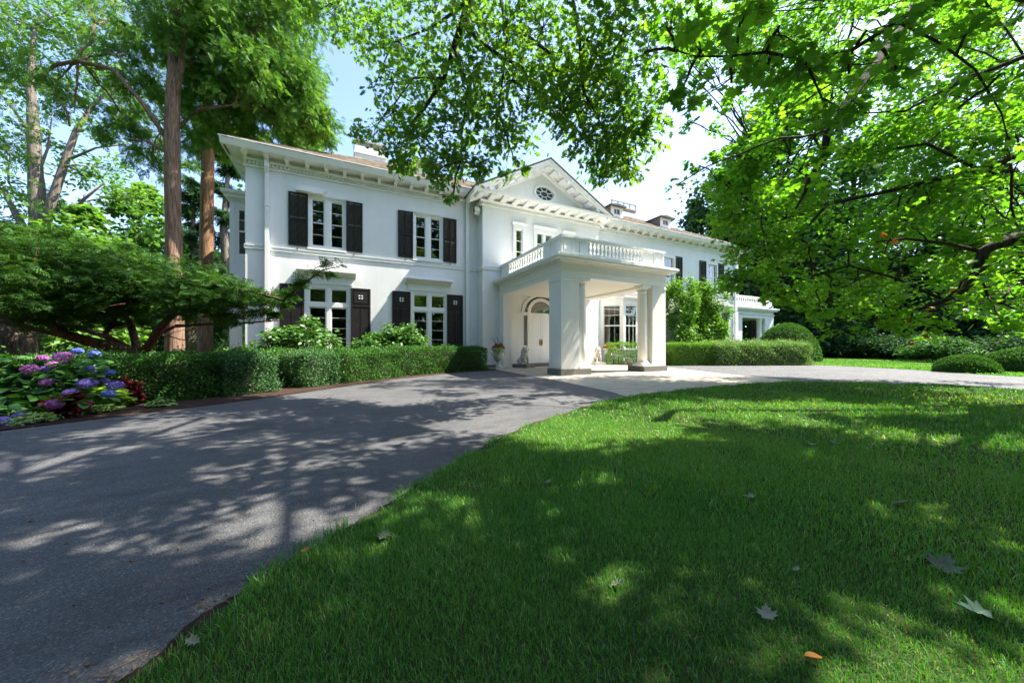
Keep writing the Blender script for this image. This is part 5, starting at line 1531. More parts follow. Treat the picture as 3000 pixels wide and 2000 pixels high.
# a far belt of woodland closes the horizon
P_, F_, R_ = [], [], []; nv = 0
for i in range(760):
    a = YAW + math.radians(rng.uniform(-180, 180)); d = rng.uniform(62, 95)
    h = rng.uniform(5, 13)
    c = np.array((d * math.sin(a), d * math.cos(a), h * .55))
    P, _, dd = clump_points(c, (4.2, 4.2, h * .5), 130, 9, .28)
    Nn, D = leaf_frames(len(P), .8, .6, dd)
    V, F = stamp(RHOMB[0], RHOMB[1], P, Nn, D, rng.uniform(.7, 1.5, len(P)))
    P_.append(V); F_.append(F + nv); nv += len(V); R_.append(np.clip(rng.normal(.45, .25, len(P)), 0, 1))
for i in range(230):  # tall unseen trees behind the camera, added to darken the window reflections
    a = YAW + math.radians(rng.uniform(100, 260)); d = rng.uniform(25, 38); h = rng.uniform(20, 29)
    c = np.array((d * math.sin(a), d * math.cos(a), h * .55))
    P, _, dd = clump_points(c, (3.6, 3.6, h * .5), 260, 12, .28)
    Nn, D = leaf_frames(len(P), .8, .6, dd)
    V, F = stamp(RHOMB[0], RHOMB[1], P, Nn, D, rng.uniform(.6, 1.3, len(P)))
    P_.append(V); F_.append(F + nv); nv += len(V); R_.append(np.clip(rng.normal(.45, .25, len(P)), 0, 1))
tag(link('far_woodland', npmesh('far_woodland', np.concatenate(P_), np.concatenate(F_), L_DARK, np.concatenate(R_))), 'distant belt of dark woodland beyond the grounds, plus unseen trees added behind the camera', 'woodland', kind='stuff')


# --- clipped hedges: leafy shells over twiggy bodies
def hedge(name, label, path, width, height, n, leaf_m, size=.035, group=None, rough=.035, top_round=.08, cat='hedge', gaps=0.0):
    """A clipped hedge along a ground path."""
    root = thing(name, label, cat, (path[0][0], path[0][1], .0), group)
    off = np.array((path[0][0], path[0][1], 0.0))
    Q = np.array(path, float)
    for _ in range(3):                                          # round the bends of the path
        Q = np.concatenate([Q[:1], np.stack([.75 * Q[:-1] + .25 * Q[1:], .25 * Q[:-1] + .75 * Q[1:]], 1).reshape(-1, 2), Q[-1:]]) if len(Q) > 2 else Q
    seg = np.linalg.norm(np.diff(Q, axis=0), axis=1); Ltot = seg.sum(); cum = np.concatenate([[0], np.cumsum(seg)])
    def pos(s):
        i = np.clip(np.searchsorted(cum, s, side='right') - 1, 0, len(seg) - 1)
        t = (s - cum[i]) / seg[i]
        p = Q[i] + (Q[i + 1] - Q[i]) * t[:, None]
        dv = np.diff(Q, axis=0) / seg[:, None]
        vt = norm(np.concatenate([dv[:1], dv[:-1] + dv[1:], dv[-1:]]))
        tn = norm(vt[i] * (1 - t)[:, None] + vt[i + 1] * t[:, None])
        return p, tn
    def surf(n_, inset):
        w2, h = width / 2 - inset, height - inset
        per = 2 * h + 2 * w2
        area_end = w2 * 2 * h; area_body = per * Ltot
        ne = int(n_ * 2 * area_end / (2 * area_end + area_body)); nb = n_ - ne
        s = rng.uniform(inset, Ltot - inset, nb); q = rng.uniform(0, per, nb)
        a = np.where(q < h, -w2, np.where(q < h + 2 * w2, q - h - w2, w2)); z = np.where(q < h, q, np.where(q < h + 2 * w2, h, per - q))
        on = np.where(q < h, -1.0, np.where(q < h + 2 * w2, 0.0, 1.0)); uz = ((q >= h) & (q < h + 2 * w2)).astype(float)
        p, tn = pos(s); sd = np.stack([tn[:, 1], -tn[:, 0]], 1)
        dr = np.clip((np.abs(a) - (w2 - top_round)) / top_round, 0, 1) * np.clip((z - (h - top_round)) / top_round, 0, 1)
        P1 = np.stack([p[:, 0] + sd[:, 0] * a, p[:, 1] + sd[:, 1] * a, z - dr * .03], 1)
        N1 = np.stack([sd[:, 0] * on, sd[:, 1] * on, uz], 1)
        s2 = np.where(rng.random(ne) < .5, inset, Ltot - inset); a2 = rng.uniform(-w2, w2, ne); z2 = rng.uniform(0, h, ne)
        p, tn = pos(np.clip(s2, 1e-6, Ltot - 1e-6)); sd = np.stack([tn[:, 1], -tn[:, 0]], 1)
        P2 = np.stack([p[:, 0] + sd[:, 0] * a2, p[:, 1] + sd[:, 1] * a2, z2], 1)
        sg = np.where(s2 < Ltot / 2, -1, 1)[:, None]
        N2 = np.concatenate([tn * sg, np.zeros((ne, 1))], 1)
        return np.concatenate([P1, P2]), np.concatenate([N1, N2])
    P, Nn = surf(n, 0)
    bulge = (np.sin(P[:, 0] * 5.1 + P[:, 1] * 3.3) + np.sin(P[:, 0] * 2.3 - P[:, 1] * 6.1 + P[:, 2] * 7) + np.sin(P[:, 2] * 11 + P[:, 0] * 9)) / 3
    P = P + Nn * (bulge * rough + rng.normal(0, rough * .6, len(P)) - np.abs(rng.normal(0, .03, len(P))))[:, None]
    shoot = rng.random(len(P)) < .04                          # stray shoots
    P = P + (Nn + (0, 0, .4)) * (np.abs(rng.normal(0, .055, len(P))) * shoot)[:, None]
    P[:, 2] = np.maximum(P[:, 2], .03)
    if gaps:
        g_ = patch_noise(np.stack([P[:, 0] * .8 + P[:, 1], P[:, 2] * 1.5], 1), 2.6, 77)
        P, Nn = P[g_ < gaps], Nn[g_ < gaps]
    m = len(P)
    D = Nn * .5 + rng.normal(size=(m, 3)) * .6 + (0, 0, .25)
    N2 = Nn + rng.normal(size=(m, 3)) * .55
    V, F = stamp(OVAL[0], OVAL[1], P - off, N2, D, size * rng.uniform(.6, 1.3, m))
    pn = patch_noise(np.stack([P[:, 0] + P[:, 2], P[:, 1] - P[:, 2]], 1), 2.5, 31) * .12
    v_ = np.clip(rng.normal(.42, .2, m) + pn + (rng.random(m) < .05) * .35, 0, 1)
    link('foliage', npmesh('foliage', V, F, leaf_m, np.repeat(v_, 2)), root)
    core = MB(); w2, h = width / 2 - .15, height - .15
    Sx = np.linspace(.2, Ltot - .2, max(3, int(Ltot / .4)))
    p, tn = pos(Sx); sd = np.stack([tn[:, 1], -tn[:, 0]], 1)
    if not gaps:
        v = []
        for i in range(len(Sx)):
            for a, z in ((-w2, .10), (w2, .10), (w2, h), (-w2, h)):
                v.append((p[i, 0] + sd[i, 0] * a - off[0], p[i, 1] + sd[i, 1] * a - off[1], z))
        f = []
        for i in range(len(Sx) - 1):
            for k_ in range(4):
                f.append((i * 4 + k_, i * 4 + (k_ + 1) % 4, i * 4 + 4 + (k_ + 1) % 4, i * 4 + 4 + k_))
        f += [(0, 3, 2, 1), tuple(4 * (len(Sx) - 1) + k_ for k_ in range(4))]
        core.add(v, f)
    for i in range(len(Sx)):
        for q in range(2):
            x_, y_ = p[i] - off[:2] + sd[i] * rng.uniform(-.6, .6) * w2
            core.tube([(x_, y_, 0), (x_ + rng.normal(0, .05), y_ + rng.normal(0, .05), .2), (x_ + rng.normal(0, .2), y_ + rng.normal(0, .1), h)], [.018, .014, .006], 5)
    core.build('twigs', TWIG, root)
    return root


HG = 'clipped box hedges along the drive'
hedge('hedge', 'shaded hedge set back in the dip between the bluish block and the square block', [(-2.3, 9.75), (-1.3, 10.15), (-.2, 10.9)], .8, .84, 20000, L_HEDGE, .04, HG, rough=.05)
hedge('hedge', 'dark clipped hedge block nearest the hydrangea', [(-4.35, 8.0), (-3.3, 8.12), (-2.1, 8.72)], 1.0, .77, 44000, L_HEDGE, .036, HG, rough=.06, top_round=.16)
hedge('hedge', 'bluish green rounded hedge block next along from the dark one', [(-2.3, 8.45), (-1.55, 9.0)], .9, .75, 19000, L_HEDGE2, .036, HG, rough=.07, top_round=.2)
hedge('hedge', 'small square hedge block set back below the first lower window', [(-1.12, 9.4), (-.40, 9.95)], .9, .77, 18000, L_HEDGE2, .036, HG, rough=.06, top_round=.14)
hedge('hedge', 'hedge block in front of the rhododendrons', [(-.34, 10.05), (1.25, 11.3)], .9, .82, 30000, L_HEDGE, .038, HG, rough=.06, top_round=.14)
hedge('hedge', 'long hedge block ending beside the urn', [(1.32, 11.45), (3.0, 12.45), (4.95, 13.1)], .9, .89, 42000, L_HEDGE, .04, HG, rough=.055, top_round=.14)
hedge('hedge', 'low loose hedge behind the hydrangea under the yew', [(-6.5, 7.6), (-4.3, 8.7)], .9, .66, 26000, L_BRIGHT, .05, HG, rough=.08)
RG = 'hedges right of the portico'
hedge('hedge', 'see-through hedge behind the urn of orange flowers', [(12.2, 13.6), (16.3, 12.25)], .8, 1.1, 24000, L_BRIGHT, .05, RG, gaps=.62)
hedge('hedge', 'flat topped bright hedge right of the portico pier', [(14.6, 12.0), (16.6, 11.35)], 1.1, 1.08, 26000, L_BRIGHT, .045, RG)
hedge('hedge', 'long loose hedge with pale silvery leaves along the sunny drive', [(16.7, 11.3), (19.2, 10.35), (21.3, 9.45)], 1.5, 1.1, 36000, L_PALE, .055, RG, rough=.12, top_round=.3)


def bush(name, label, c, r, n, leaf_m, tmpl=OVAL, size=.06, group=None, cat='shrub', sub=40, sig=.16, shell=.3, up=.7, jit=.6, stems=9, flat=1.0, droop=.2, core=False, boxy=False):
    c = np.asarray(c, float); root = thing(name, label, cat, (c[0], c[1], 0), group)
    off = np.array((c[0], c[1], 0)); r = np.asarray(r, float)
    d = norm(rng.normal(size=(sub, 3))); d[:, 2] = np.abs(d[:, 2]) * 1.0 - .25
    subs = c + d * r * (rng.random((sub, 1)) ** shell) * rng.uniform(.75, 1.18, (sub, 1))
    if boxy:
        subs = c + rng.uniform(-1, 1, (sub, 3)) * r * np.array((1, 1, .95)) + rng.normal(size=(sub, 3)) * .12
        d = norm(subs - c)
    subs[:, 2] = np.maximum(subs[:, 2], min(.12, r[2] * .35))
    k_ = rng.integers(0, sub, n)
    P = subs[k_] + rng.normal(size=(n, 3)) * r * sig
    P[:, 2] = np.maximum(P[:, 2], .03)
    Nn, D = leaf_frames(n, up, jit, d[k_], droop)
    Nn = norm(Nn + d[k_] * .5)
    V, F = stamp(tmpl[0], tmpl[1], P - off, Nn, D, size * rng.uniform(.6, 1.25, n))
    v_ = np.clip(rng.normal(.45, .22, n), 0, 1)
    st = MB()
    for s_ in subs[:stems * 4]:
        b_ = np.array((rng.normal(0, .12) * r[0], rng.normal(0, .12) * r[1], 0))
        st.tube(bez(b_, (b_ + s_ - off) / 2 + np.array((0, 0, .1)), s_ - off, 5), [.02, .016, .012, .008, .004], 5)
    st.build('stems', TWIG, root)
    if core:
        q = MB(); q.ball((0, 0, c[2] * .8), tuple(r * .8), 16, 10); q.build('inner_twigs', TWIG, root)
    link('foliage', npmesh('foliage', V, F, leaf_m, np.repeat(v_, len(tmpl[1]))), root)
    return root


def dome(name, label, c, r, n, leaf_m, size, group=None):
    """Tightly clipped mound."""
    root = thing(name, label, 'shrub', (c[0], c[1], 0), group)
    d = norm(rng.normal(size=(n, 3))); d[:, 2] = np.abs(d[:, 2])
    r = np.asarray(r, float)
    P = d * r * (1 + rng.normal(0, .018, (n, 1))) + (np.sin(d[:, :1] * 9 + d[:, 2:] * 7) * .02)
    Nn = norm(d / r + rng.normal(size=(n, 3)) * .5); D = rng.normal(size=(n, 3)) * .6 + d
    V, F = stamp(OVAL[0], OVAL[1], P, Nn, D, size * rng.uniform(.6, 1.2, n))
    link('foliage', npmesh('foliage', V, F, leaf_m, np.repeat(np.clip(rng.normal(.45, .22, n), 0, 1), 2)), root)
    q = MB(); q.ball((0, 0, .02), tuple(r * .93), 24, 14); q.build('inner_twigs', TWIG, root)
    return root


dome('domed_bush', 'large smooth domed bush in front of the side porch', (25.6, 12.0), (1.75, 1.6, 2.35), 15000, L_HEDGE, .10)
MG = 'clipped mounds along the far verge'
dome('mound_hedge', 'clipped dark oval mound on the verge beneath the maple', (20.5, 3.95), (.88, .75, .60), 12000, L_HEDGE, .06, MG)
dome('mound_hedge', 'clipped mound at the right margin past the oval one', (23.0, 3.1), (1.1, 1.0, .85), 11000, L_HEDGE, .07, MG)
for i, (x, d, w_, h_, lb) in enumerate(((1960, 27, 2.2, 1.6, 'dark wild shrub just right of the silvery hedge'), (2040, 25, 2.0, 1.8, 'dark wild shrub in front of the fence gap'), (2110, 23, 1.8, 1.7, 'mid green wild shrub before the fence'), (2165, 20, 1.5, 1.35, 'bushy shrub left of the clipped oval mound'), (2350, 19, 2.2, 1.7, 'dark shrub behind the clipped mounds'))):
    p = at(x, 800, d)
    bush('wild_shrub', lb, (p[0], p[1], h_ * .5), (w_, w_, h_ * .55), 6000, L_DARK if i != 3 else L_HEDGE, OVAL, .16, 'shrubs before the far fence', sub=40, sig=.2)

# shrubs before the lower windows
SG = 'rhododendrons before the lower windows'
bush('rhododendron', 'leafy rhododendron under the first lower window', (-1.25, 12.6, .95), (1.15, .8, .95), 3600, L_RHODO, OVAL, .13, SG, sub=46, sig=.11, droop=.35)
bush('rhododendron', 'smaller rhododendron between the two lower windows', (.95, 13.0, .85), (.72, .7, .75), 2300, L_RHODO, OVAL, .13, SG, sub=30, sig=.12, droop=.35)
bush('rhododendron', 'tallest rhododendron left of the second lower window', (2.05, 13.2, 1.0), (.85, .75, 1.0), 3000, L_RHODO, OVAL, .13, SG, sub=36, sig=.11, droop=.35)
bush('rhododendron', 'low rhododendron at the house corner beside the yew', (-2.6, 12.6, .6), (.75, .6, .6), 1500, L_RHODO, OVAL, .12, SG, sub=24, sig=.12, droop=.3)
bush('climbing_shrub', 'tall leafy vine covered shrub against the wall right of the portico', (19.3, 13.85, 2.35), (2.25, .7, 2.35), 20000, L_BRIGHT, OVAL, .17, None, sub=170, sig=.10, boxy=True)

# --- the spreading yew
yr = at(322, 822, 8.4); yr[2] = 0
root = thing('yew_tree', 'wide spreading dark yew with low bare limbs behind the hydrangea and hedge', 'tree', tuple(yr))
lm = MB()
def limb(pts, r0, r1):
    P = [np.array(p) - yr for p in pts]
    lm.tube(P, list(np.linspace(r0, r1, len(P))), 8, bump=.12)
tk = MB(); tk.tube([np.zeros(3), np.array((.02, 0, .25)), at(318, 812, 8.4) - yr, at(322, 800, 8.4) - yr], [.30, .24, .2, .12], 10, bump=.1); tk.build('trunk', BARK_YEW, root)
limb([at(318, 815, 8.4), at(270, 800, 8.2), at(200, 782, 7.9), at(150, 768, 7.7), at(110, 740, 7.5), at(75, 712, 7.3), at(30, 690, 7.1), at(-40, 680, 7)], .14, .04)
limb([at(310, 815, 8.4), at(220, 790, 8.6), at(120, 765, 8.6), at(60, 750, 8.4), at(-10, 738, 8.2)], .10, .035)
limb([at(318, 812, 8.4), at(240, 770, 8.8), at(150, 745, 9.2), at(60, 722, 9.4)], .08, .03)
limb([at(325, 812, 8.4), at(345, 790, 8.3), at(365, 755, 8.2), at(395, 725, 8.1), at(420, 690, 8), at(430, 640, 8)], .11, .035)
limb([at(345, 790, 8.3), at(370, 765, 8.4), at(400, 750, 8.5), at(470, 745, 8.4), at(560, 742, 8.2), at(640, 735, 8)], .05, .015)
limb([at(395, 725, 8.1), at(460, 700, 7.9), at(540, 690, 7.7), at(610, 690, 7.5)], .05, .015)
limb([at(420, 690, 8), at(500, 660, 7.7), at(580, 670, 7.4), at(650, 690, 7.1), at(700, 650, 6.9), at(740, 620, 6.8), at(780, 612, 6.7)], .045, .006)
limb([at(75, 712, 7.3), at(80, 670, 7.3), at(70, 620, 7.3), at(90, 570, 7.4)], .05, .02)
limb([at(240, 770, 8.8), at(280, 700, 8.8), at(300, 640, 8.8)], .06, .02)
limb([at(318, 812, 8.4), at(300, 740, 8.7), at(220, 660, 9), at(160, 560, 9.2)], .08, .02)
for i in range(26):
    x, y = rng.uniform(0, 420), rng.uniform(690, 790)
    p = at(x, y, rng.uniform(7.4, 9)); q = p + np.array((rng.normal(0, .7), rng.normal(0, .4), rng.uniform(-.1, .35)))
    limb([p, (p + q) / 2 + rng.normal(size=3) * .06, q], .014, .004)
lm.build('limbs', BARK_YEW, root)
plates = [(30, 590, 7.6, 1.0), (120, 600, 7.8, 1.0), (60, 640, 7.2, 1.0), (160, 640, 7.6, 1.1), (230, 610, 8.2, 1.0), (300, 640, 8.4, 1.0), (40, 690, 7.0, .8), (130, 690, 7.4, .9), (230, 690, 8, .9), (320, 690, 8.4, .9), (400, 650, 8.2, .9), (450, 680, 8, .8), (520, 660, 7.7, .75), (470, 640, 7.9, .7), (560, 690, 7.5, .65), (600, 680, 7.3, .55),
          (100, 545, 8.4, .8), (10, 540, 8.2, .8), (210, 590, 8.8, .9), (290, 600, 9, .9), (360, 610, 8.8, .9), (-40, 600, 7, 1.2), (540, 720, 7.7, .5), (420, 710, 8, .6), (500, 700, 7.7, .6), (640, 695, 7.1, .32), (670, 665, 7.0, .25), (700, 645, 6.9, .2), (735, 622, 6.8, .18), (770, 612, 6.7, .16), (610, 720, 7.4, .35), (350, 660, 8.4, .8), (180, 720, 7.6, .6), (80, 730, 7.2, .6), (280, 740, 8.4, .5)]
VV, FF, RR = [], [], []; nv = 0
for x, y, d, r in plates:
    n = int(1250 * r * r) + 26
    P, subs, dd = clump_points(at(x, y, d), (r, r, r * .42), n, max(4, n // 26), .13)
    a = rng.uniform(0, 2 * PI, n)
    D = np.stack([np.cos(a), np.sin(a), rng.normal(-.12, .35, n)], 1) + dd * np.array((1, 1, .4)) * 1.0
    Nn = np.array((0, 0, 1.0)) + rng.normal(size=(n, 3)) * .5
    V, F = stamp(YEW[0], YEW[1], P - yr, Nn, D, rng.uniform(.11, .24, n))
    VV.append(V); FF.append(F + nv); nv += len(V)
    q_ = np.argmin(((P[:, None, :] - subs[None]) ** 2).sum(2), 1)
    RR.append(np.repeat(np.clip(rng.normal(.42, .16, n) + rng.normal(0, .16, len(subs))[q_], 0, 1), len(YEW[1])))
link('crown', npmesh('crown', np.concatenate(VV), np.concatenate(FF), L_YEW, np.concatenate(RR)), root)

# --- the flower bed
hc = at(95, 880, 4.9)
root = thing('hydrangea', 'hydrangea bush with pink, violet and blue flower heads beside the drive', 'shrub', (hc[0], hc[1], 0))
off = np.array((hc[0], hc[1], 0))
P, Nn, D, S = [], [], [], []
sm = MB()
for i in range(150):
    x, y = rng.uniform(-60, 240), rng.uniform(815, 950)
    if (x > 150 and y < 830) or (x > 60 and y > 922): continue
    d = rng.uniform(4.75, 5.5) - max(0, y - 880) * .010
    c = at(x, y, d); c[2] = max(.05, c[2])
    for q in range(rng.integers(5, 9)):
        a = rng.uniform(0, 2 * PI)
        P.append(c + rng.normal(size=3) * .05); D.append((math.cos(a), math.sin(a), rng.normal(-.1, .3))); Nn.append(np.array((0, 0, 1.0)) + rng.normal(size=3) * .4); S.append(rng.uniform(.09, .19))
    sm.tube([np.array((rng.normal(0, .25), rng.normal(0, .2), 0)), c - off - np.array((0, 0, .02))], [.01, .006], 5)
TH_ = ([(0, 0, 0), (.30, .25, .05), (.36, .5, .05), (.24, .78, .02), (0, 1, -.08), (-.24, .78, .02), (-.36, .5, .05), (-.30, .25, .05), (0, .5, -.03)], [(8, 0, 1), (8, 1, 2), (8, 2, 3), (8, 3, 4), (8, 4, 5), (8, 5, 6), (8, 6, 7), (8, 7, 0)])
V, F = stamp(TH_[0], TH_[1], np.array(P) - off, np.array(Nn), np.array(D), np.array(S))
sm.build('stems', simple('green_stem', (.05, .1, .02), .7), root)
link('foliage', npmesh('foliage', V, F, L_HYD, np.repeat(np.clip(rng.normal(.42, .22, len(P)), 0, 1), 8)), root)
PET = ([(0, 0, .1), (.5, .12, 0), (.62, .62, .06), (.12, .5, 0), (-.5, .12, 0), (-.62, .62, .06), (-.12, .5, 0), (-.5, -.12, 0), (-.62, -.62, .06), (-.12, -.5, 0), (.5, -.12, 0), (.62, -.62, .06), (.12, -.5, 0)], [(0, 1, 2, 3), (0, 6, 5, 4), (0, 7, 8, 9), (0, 12, 11, 10)])
heads = [(178, 806, 5.2, .085, P_BLUE), (217, 812, 5.2, .09, P_BLUE), (98, 822, 5, .085, P_PINK), (145, 820, 4.9, .15, P_PINK), (122, 838, 5, .09, P_PINK), (105, 848, 5, .08, P_VIOLET), (69, 847, 4.8, .12, P_PINK), (212, 848, 5.0, .10, P_VIOLET), (252, 855, 5.0, .075, P_BLUE), (200, 880, 4.8, .14, P_VIOLET), (265, 885, 4.8, .12, P_VIOLET), (250, 904, 4.7, .095, P_BLUE),
         (106, 878, 4.7, .095, P_PINK), (162, 902, 4.6, .095, P_VIOLET), (127, 928, 4.4, .115, P_PINK), (46, 955, 4.2, .08, P_VIOLET), (71, 966, 4.2, .09, P_VIOLET), (33, 974, 4.1, .11, P_VIOLET), (7, 966, 4.1, .10, P_VIOLET), (60, 862, 4.9, .06, P_BLUE), (240, 875, 5, .07, P_VIOLET), (146, 838, 5.1, .05, P_BLUE)]
for x, y, d, r, m in heads:
    c = at(x, y, d)
    r = r * .64
    n = int(170 + 900 * r)
    q = norm(rng.normal(size=(n, 3))); q[:, 2] = q[:, 2] * .8 + .1; q = norm(q)
    Pp = q * np.array((r, r, r * .72)) * (1 + rng.normal(0, .05, (n, 1)))
    t_ = rng.normal(size=(n, 3))
    V, F = stamp(PET[0], PET[1], Pp, q + rng.normal(size=(n, 3)) * .25, t_, rng.uniform(.017, .025, n))
    o = link('flower_head', npmesh('flower_head', V, F, m, np.repeat(np.clip(rng.normal(.5, .25, n), 0, 1), 4)), root, tuple(c - off))
    o['label'] = {P_PINK: 'pink', P_BLUE: 'blue', P_VIOLET: 'violet'}[m] + ' flower head'


def low_plant(name, label, x, y, w_, h_, n, m, size, tmpl=OVAL, group=None, cat='plant', up=1.0, sub=30):
    r_ = (x * 3000 / 2352 - 1500) / FPX; d = EYE * FPX / (y * 3000 / 2352 - HZ)
    c = (d * (SN + r_ * CS), d * (CS - r_ * SN), h_ * .45)
    return bush(name, label, c, (w_, w_ * .7, h_ * .6), n, m, tmpl, size, group, cat, sub=sub, sig=.16, up=up, jit=.5, stems=5)


low_plant('coleus', 'burgundy leaved coleus beside the lowest flower heads', 158, 958, .17, .32, 820, L_RED, .08, group='burgundy coleus plants')
low_plant('coleus', 'taller burgundy coleus at the foot of the dark hedge', 290, 931, .18, .42, 900, L_RED, .08, group='burgundy coleus plants')
low_plant('lime_plant', 'broad leaved lime green plant between the two coleus', 233, 938, .26, .34, 380, L_LIME, .13, TH_)
PG = 'pale green edging plants along the drive'
low_plant('edging_plant', 'pale green edging plant farthest left beneath the hydrangea', 72, 972, .20, .12, 700, L_PALELIME, .045, group=PG)
low_plant('edging_plant', 'pale green edging plant in front of the lime plant', 232, 947, .22, .12, 700, L_PALELIME, .045, group=PG)
low_plant('edging_plant', 'small pale green edging plant before the dark hedge', 370, 934, .15, .11, 420, L_PALELIME, .042, group=PG)

# --- urns with flowers and the lion statues by the entrance
URN = MB()
URN.box(-.20, -.20, 0, .20, .20, .06)
URN.lathe([(.17, .06), (.16, .10), (.10, .15), (.065, .20), (.06, .25), (.085, .28), (.07, .30), (.13, .34), (.205, .42), (.225, .50), (.215, .58), (.205, .66), (.225, .74), (.275, .80), (.29, .83), (.28, .85), (.235, .85), (.22, .78), (.2, .76)], n=28)
for i in range(2):
    a = i * PI
    URN.tube([(.21 * math.cos(a), .21 * math.sin(a), .52), (.28 * math.cos(a), .28 * math.sin(a), .56), (.30 * math.cos(a), .30 * math.sin(a), .66), (.235 * math.cos(a), .235 * math.sin(a), .70)], .018, 7)
URND = URN.data('urn', STONE)


def flowers(name, label, c, petals, spikes, limes):
    root = thing(name, label, 'flowers', c)
    n = 260
    q = norm(rng.normal(size=(n, 3))); q[:, 2] = np.abs(q[:, 2])
    Pp = q * np.array((.23, .23, .20)); Nn, D = leaf_frames(n, .8, .6, q)
    V, F = stamp(OVAL[0], OVAL[1], Pp, Nn, D, rng.uniform(.05, .1, n))
    link('foliage', npmesh('foliage', V, F, L_HYD, np.repeat(rng.random(n), 2)), root)
    cs_ = [np.array((.26 * math.cos(a) * s_, .26 * math.sin(a) * s_, .10 + .12 * (1 - s_) + rng.uniform(0, .05))) for a, s_ in [(i * 2.4, .45 + .12 * (i % 5)) for i in range(9)]]
    for cc in cs_:
        m_ = 70; g_ = norm(rng.normal(size=(m_, 3)))
        V, F = stamp(PET[0], PET[1], g_ * .065, g_, rng.normal(size=(m_, 3)), rng.uniform(.02, .03, m_))
        link('blossom', npmesh('blossom', V, F, petals, np.repeat(rng.random(m_), 4)), root, tuple(cc))
    m_ = 90
    Pp = np.array(limes) + rng.normal(size=(m_, 3)) * (.09, .07, .08)
    Nn, D = leaf_frames(m_, .8, .6, None, .6)
    V, F = stamp(TH_[0], TH_[1], Pp, Nn, D, rng.uniform(.06, .11, m_))
    link('trailing_leaves', npmesh('trailing_leaves', V, F, L_LIME, np.repeat(rng.random(m_), 8)), root)
    if spikes:
        s_ = MB()
        for i in range(9):
            a = rng.uniform(0, 2 * PI); t_ = rng.uniform(.1, .45)
            s_.tube([(0, 0, .05), (t_ * .4 * math.cos(a), t_ * .4 * math.sin(a), .28), (t_ * math.cos(a), t_ * math.sin(a), .50 + .1 * rng.random())], [.008, .006, .002], 5)
        s_.build('spikes', simple('dark_spike_leaf', (.03, .05, .03), .6), root)


for (x, y), lab, fl_, pt, sp, lm_ in (((5.80, 13.15), 'pale stone urn at the end of the left hedge', 'red flowers with lime leaves and dark spikes in the left urn', P_RED, True, (-.06, -.16, .04)), ((12.5, 14.0), 'pale stone urn before the see-through hedge', 'orange flowers with trailing lime leaves in the right urn', P_ORANGE, False, (.22, -.12, .02))):
    o = link('urn', URND, None, (x, y, .0)); tag(o, lab, 'urn', 'stone urns at the entrance')
    flowers('urn_flowers', fl_, (x, y, .80), pt, sp, lm_)


def lion(x, y, face, lab, mat_b):
    root = thing('lion_statue', lab, 'statue', (x, y, 0), 'seated lion statues', face)
    b = MB(); b.box(-.42, -.28, 0, .42, .28, .15); b.build('base', mat_b, root, bevel=.012)
    # one skinned body: haunches, upright chest, mane and muzzle, four legs, tail
    pts = [((-.24, 0, .27), .15), ((-.10, 0, .36), .145), ((.04, 0, .50), .14), ((.10, 0, .66), .125), ((.14, 0, .78), .125), ((.24, 0, .775), .065),
           ((.12, .11, .48), .07), ((.17, .11, .30), .05), ((.19, .11, .19), .045), ((.27, .11, .18), .04),
           ((.12, -.11, .48), .07), ((.17, -.11, .30), .05), ((.19, -.11, .19), .045), ((.27, -.11, .18), .04),
           ((-.16, .16, .30), .10), ((-.02, .18, .24), .07), ((.06, .18, .19), .045),
           ((-.16, -.16, .30), .10), ((-.02, -.18, .24), .07), ((.06, -.18, .19), .045),
           ((-.36, .06, .20), .04), ((-.34, .20, .18), .03)]
    ed = [(0, 1), (1, 2), (2, 3), (3, 4), (4, 5), (2, 6), (6, 7), (7, 8), (8, 9), (2, 10), (10, 11), (11, 12), (12, 13), (0, 14), (14, 15), (15, 16), (0, 17), (17, 18), (18, 19), (0, 20), (20, 21)]
    me = bpy.data.meshes.new('body'); me.from_pydata([p for p, _ in pts], ed, []); me.materials.append(STONE)
    o = link('body', me, root)
    sk = o.modifiers.new('skin', 'SKIN'); ss = o.modifiers.new('sub', 'SUBSURF'); ss.levels = ss.render_levels = 2
    for i, (_, r) in enumerate(pts):
        me.skin_vertices[0].data[i].radius = (r, r)
    me.skin_vertices[0].data[0].use_root = True
    m = MB()
    for k in range(26):                                        # mane locks and ears
        a = 2 * PI * k / 13; rr = .13 if k < 13 else .15; zc = .76 if k < 13 else .66
        m.ball((.06 - (.04 if k >= 13 else 0) + .02 * math.cos(a * 3), rr * math.cos(a) * .95, zc + rr * math.sin(a) * .95), (.05, .042, .055), 7, 5)
    m.build('mane', STONE, root)
    for sd in (-1, 1):
        e = MB(); e.ball((.10, .085 * sd, .90), .035, 7, 5); e.build('ear', STONE, root)
        e = MB(); e.ball((.235, .045 * sd, .815), .016, 6, 4); e.build('eye', STONE, root)
    e = MB(); e.ball((.30, 0, .785), (.025, .032, .022), 7, 5); e.build('nose', STONE, root)


lion(7.15, 13.45, -PI / 2 + .35, 'weathered seated lion statue left of the white doors', PLINTH)
lion(11.55, 13.75, -PI / 2 - .2, 'sunlit seated lion statue beside the right urn', STONE)


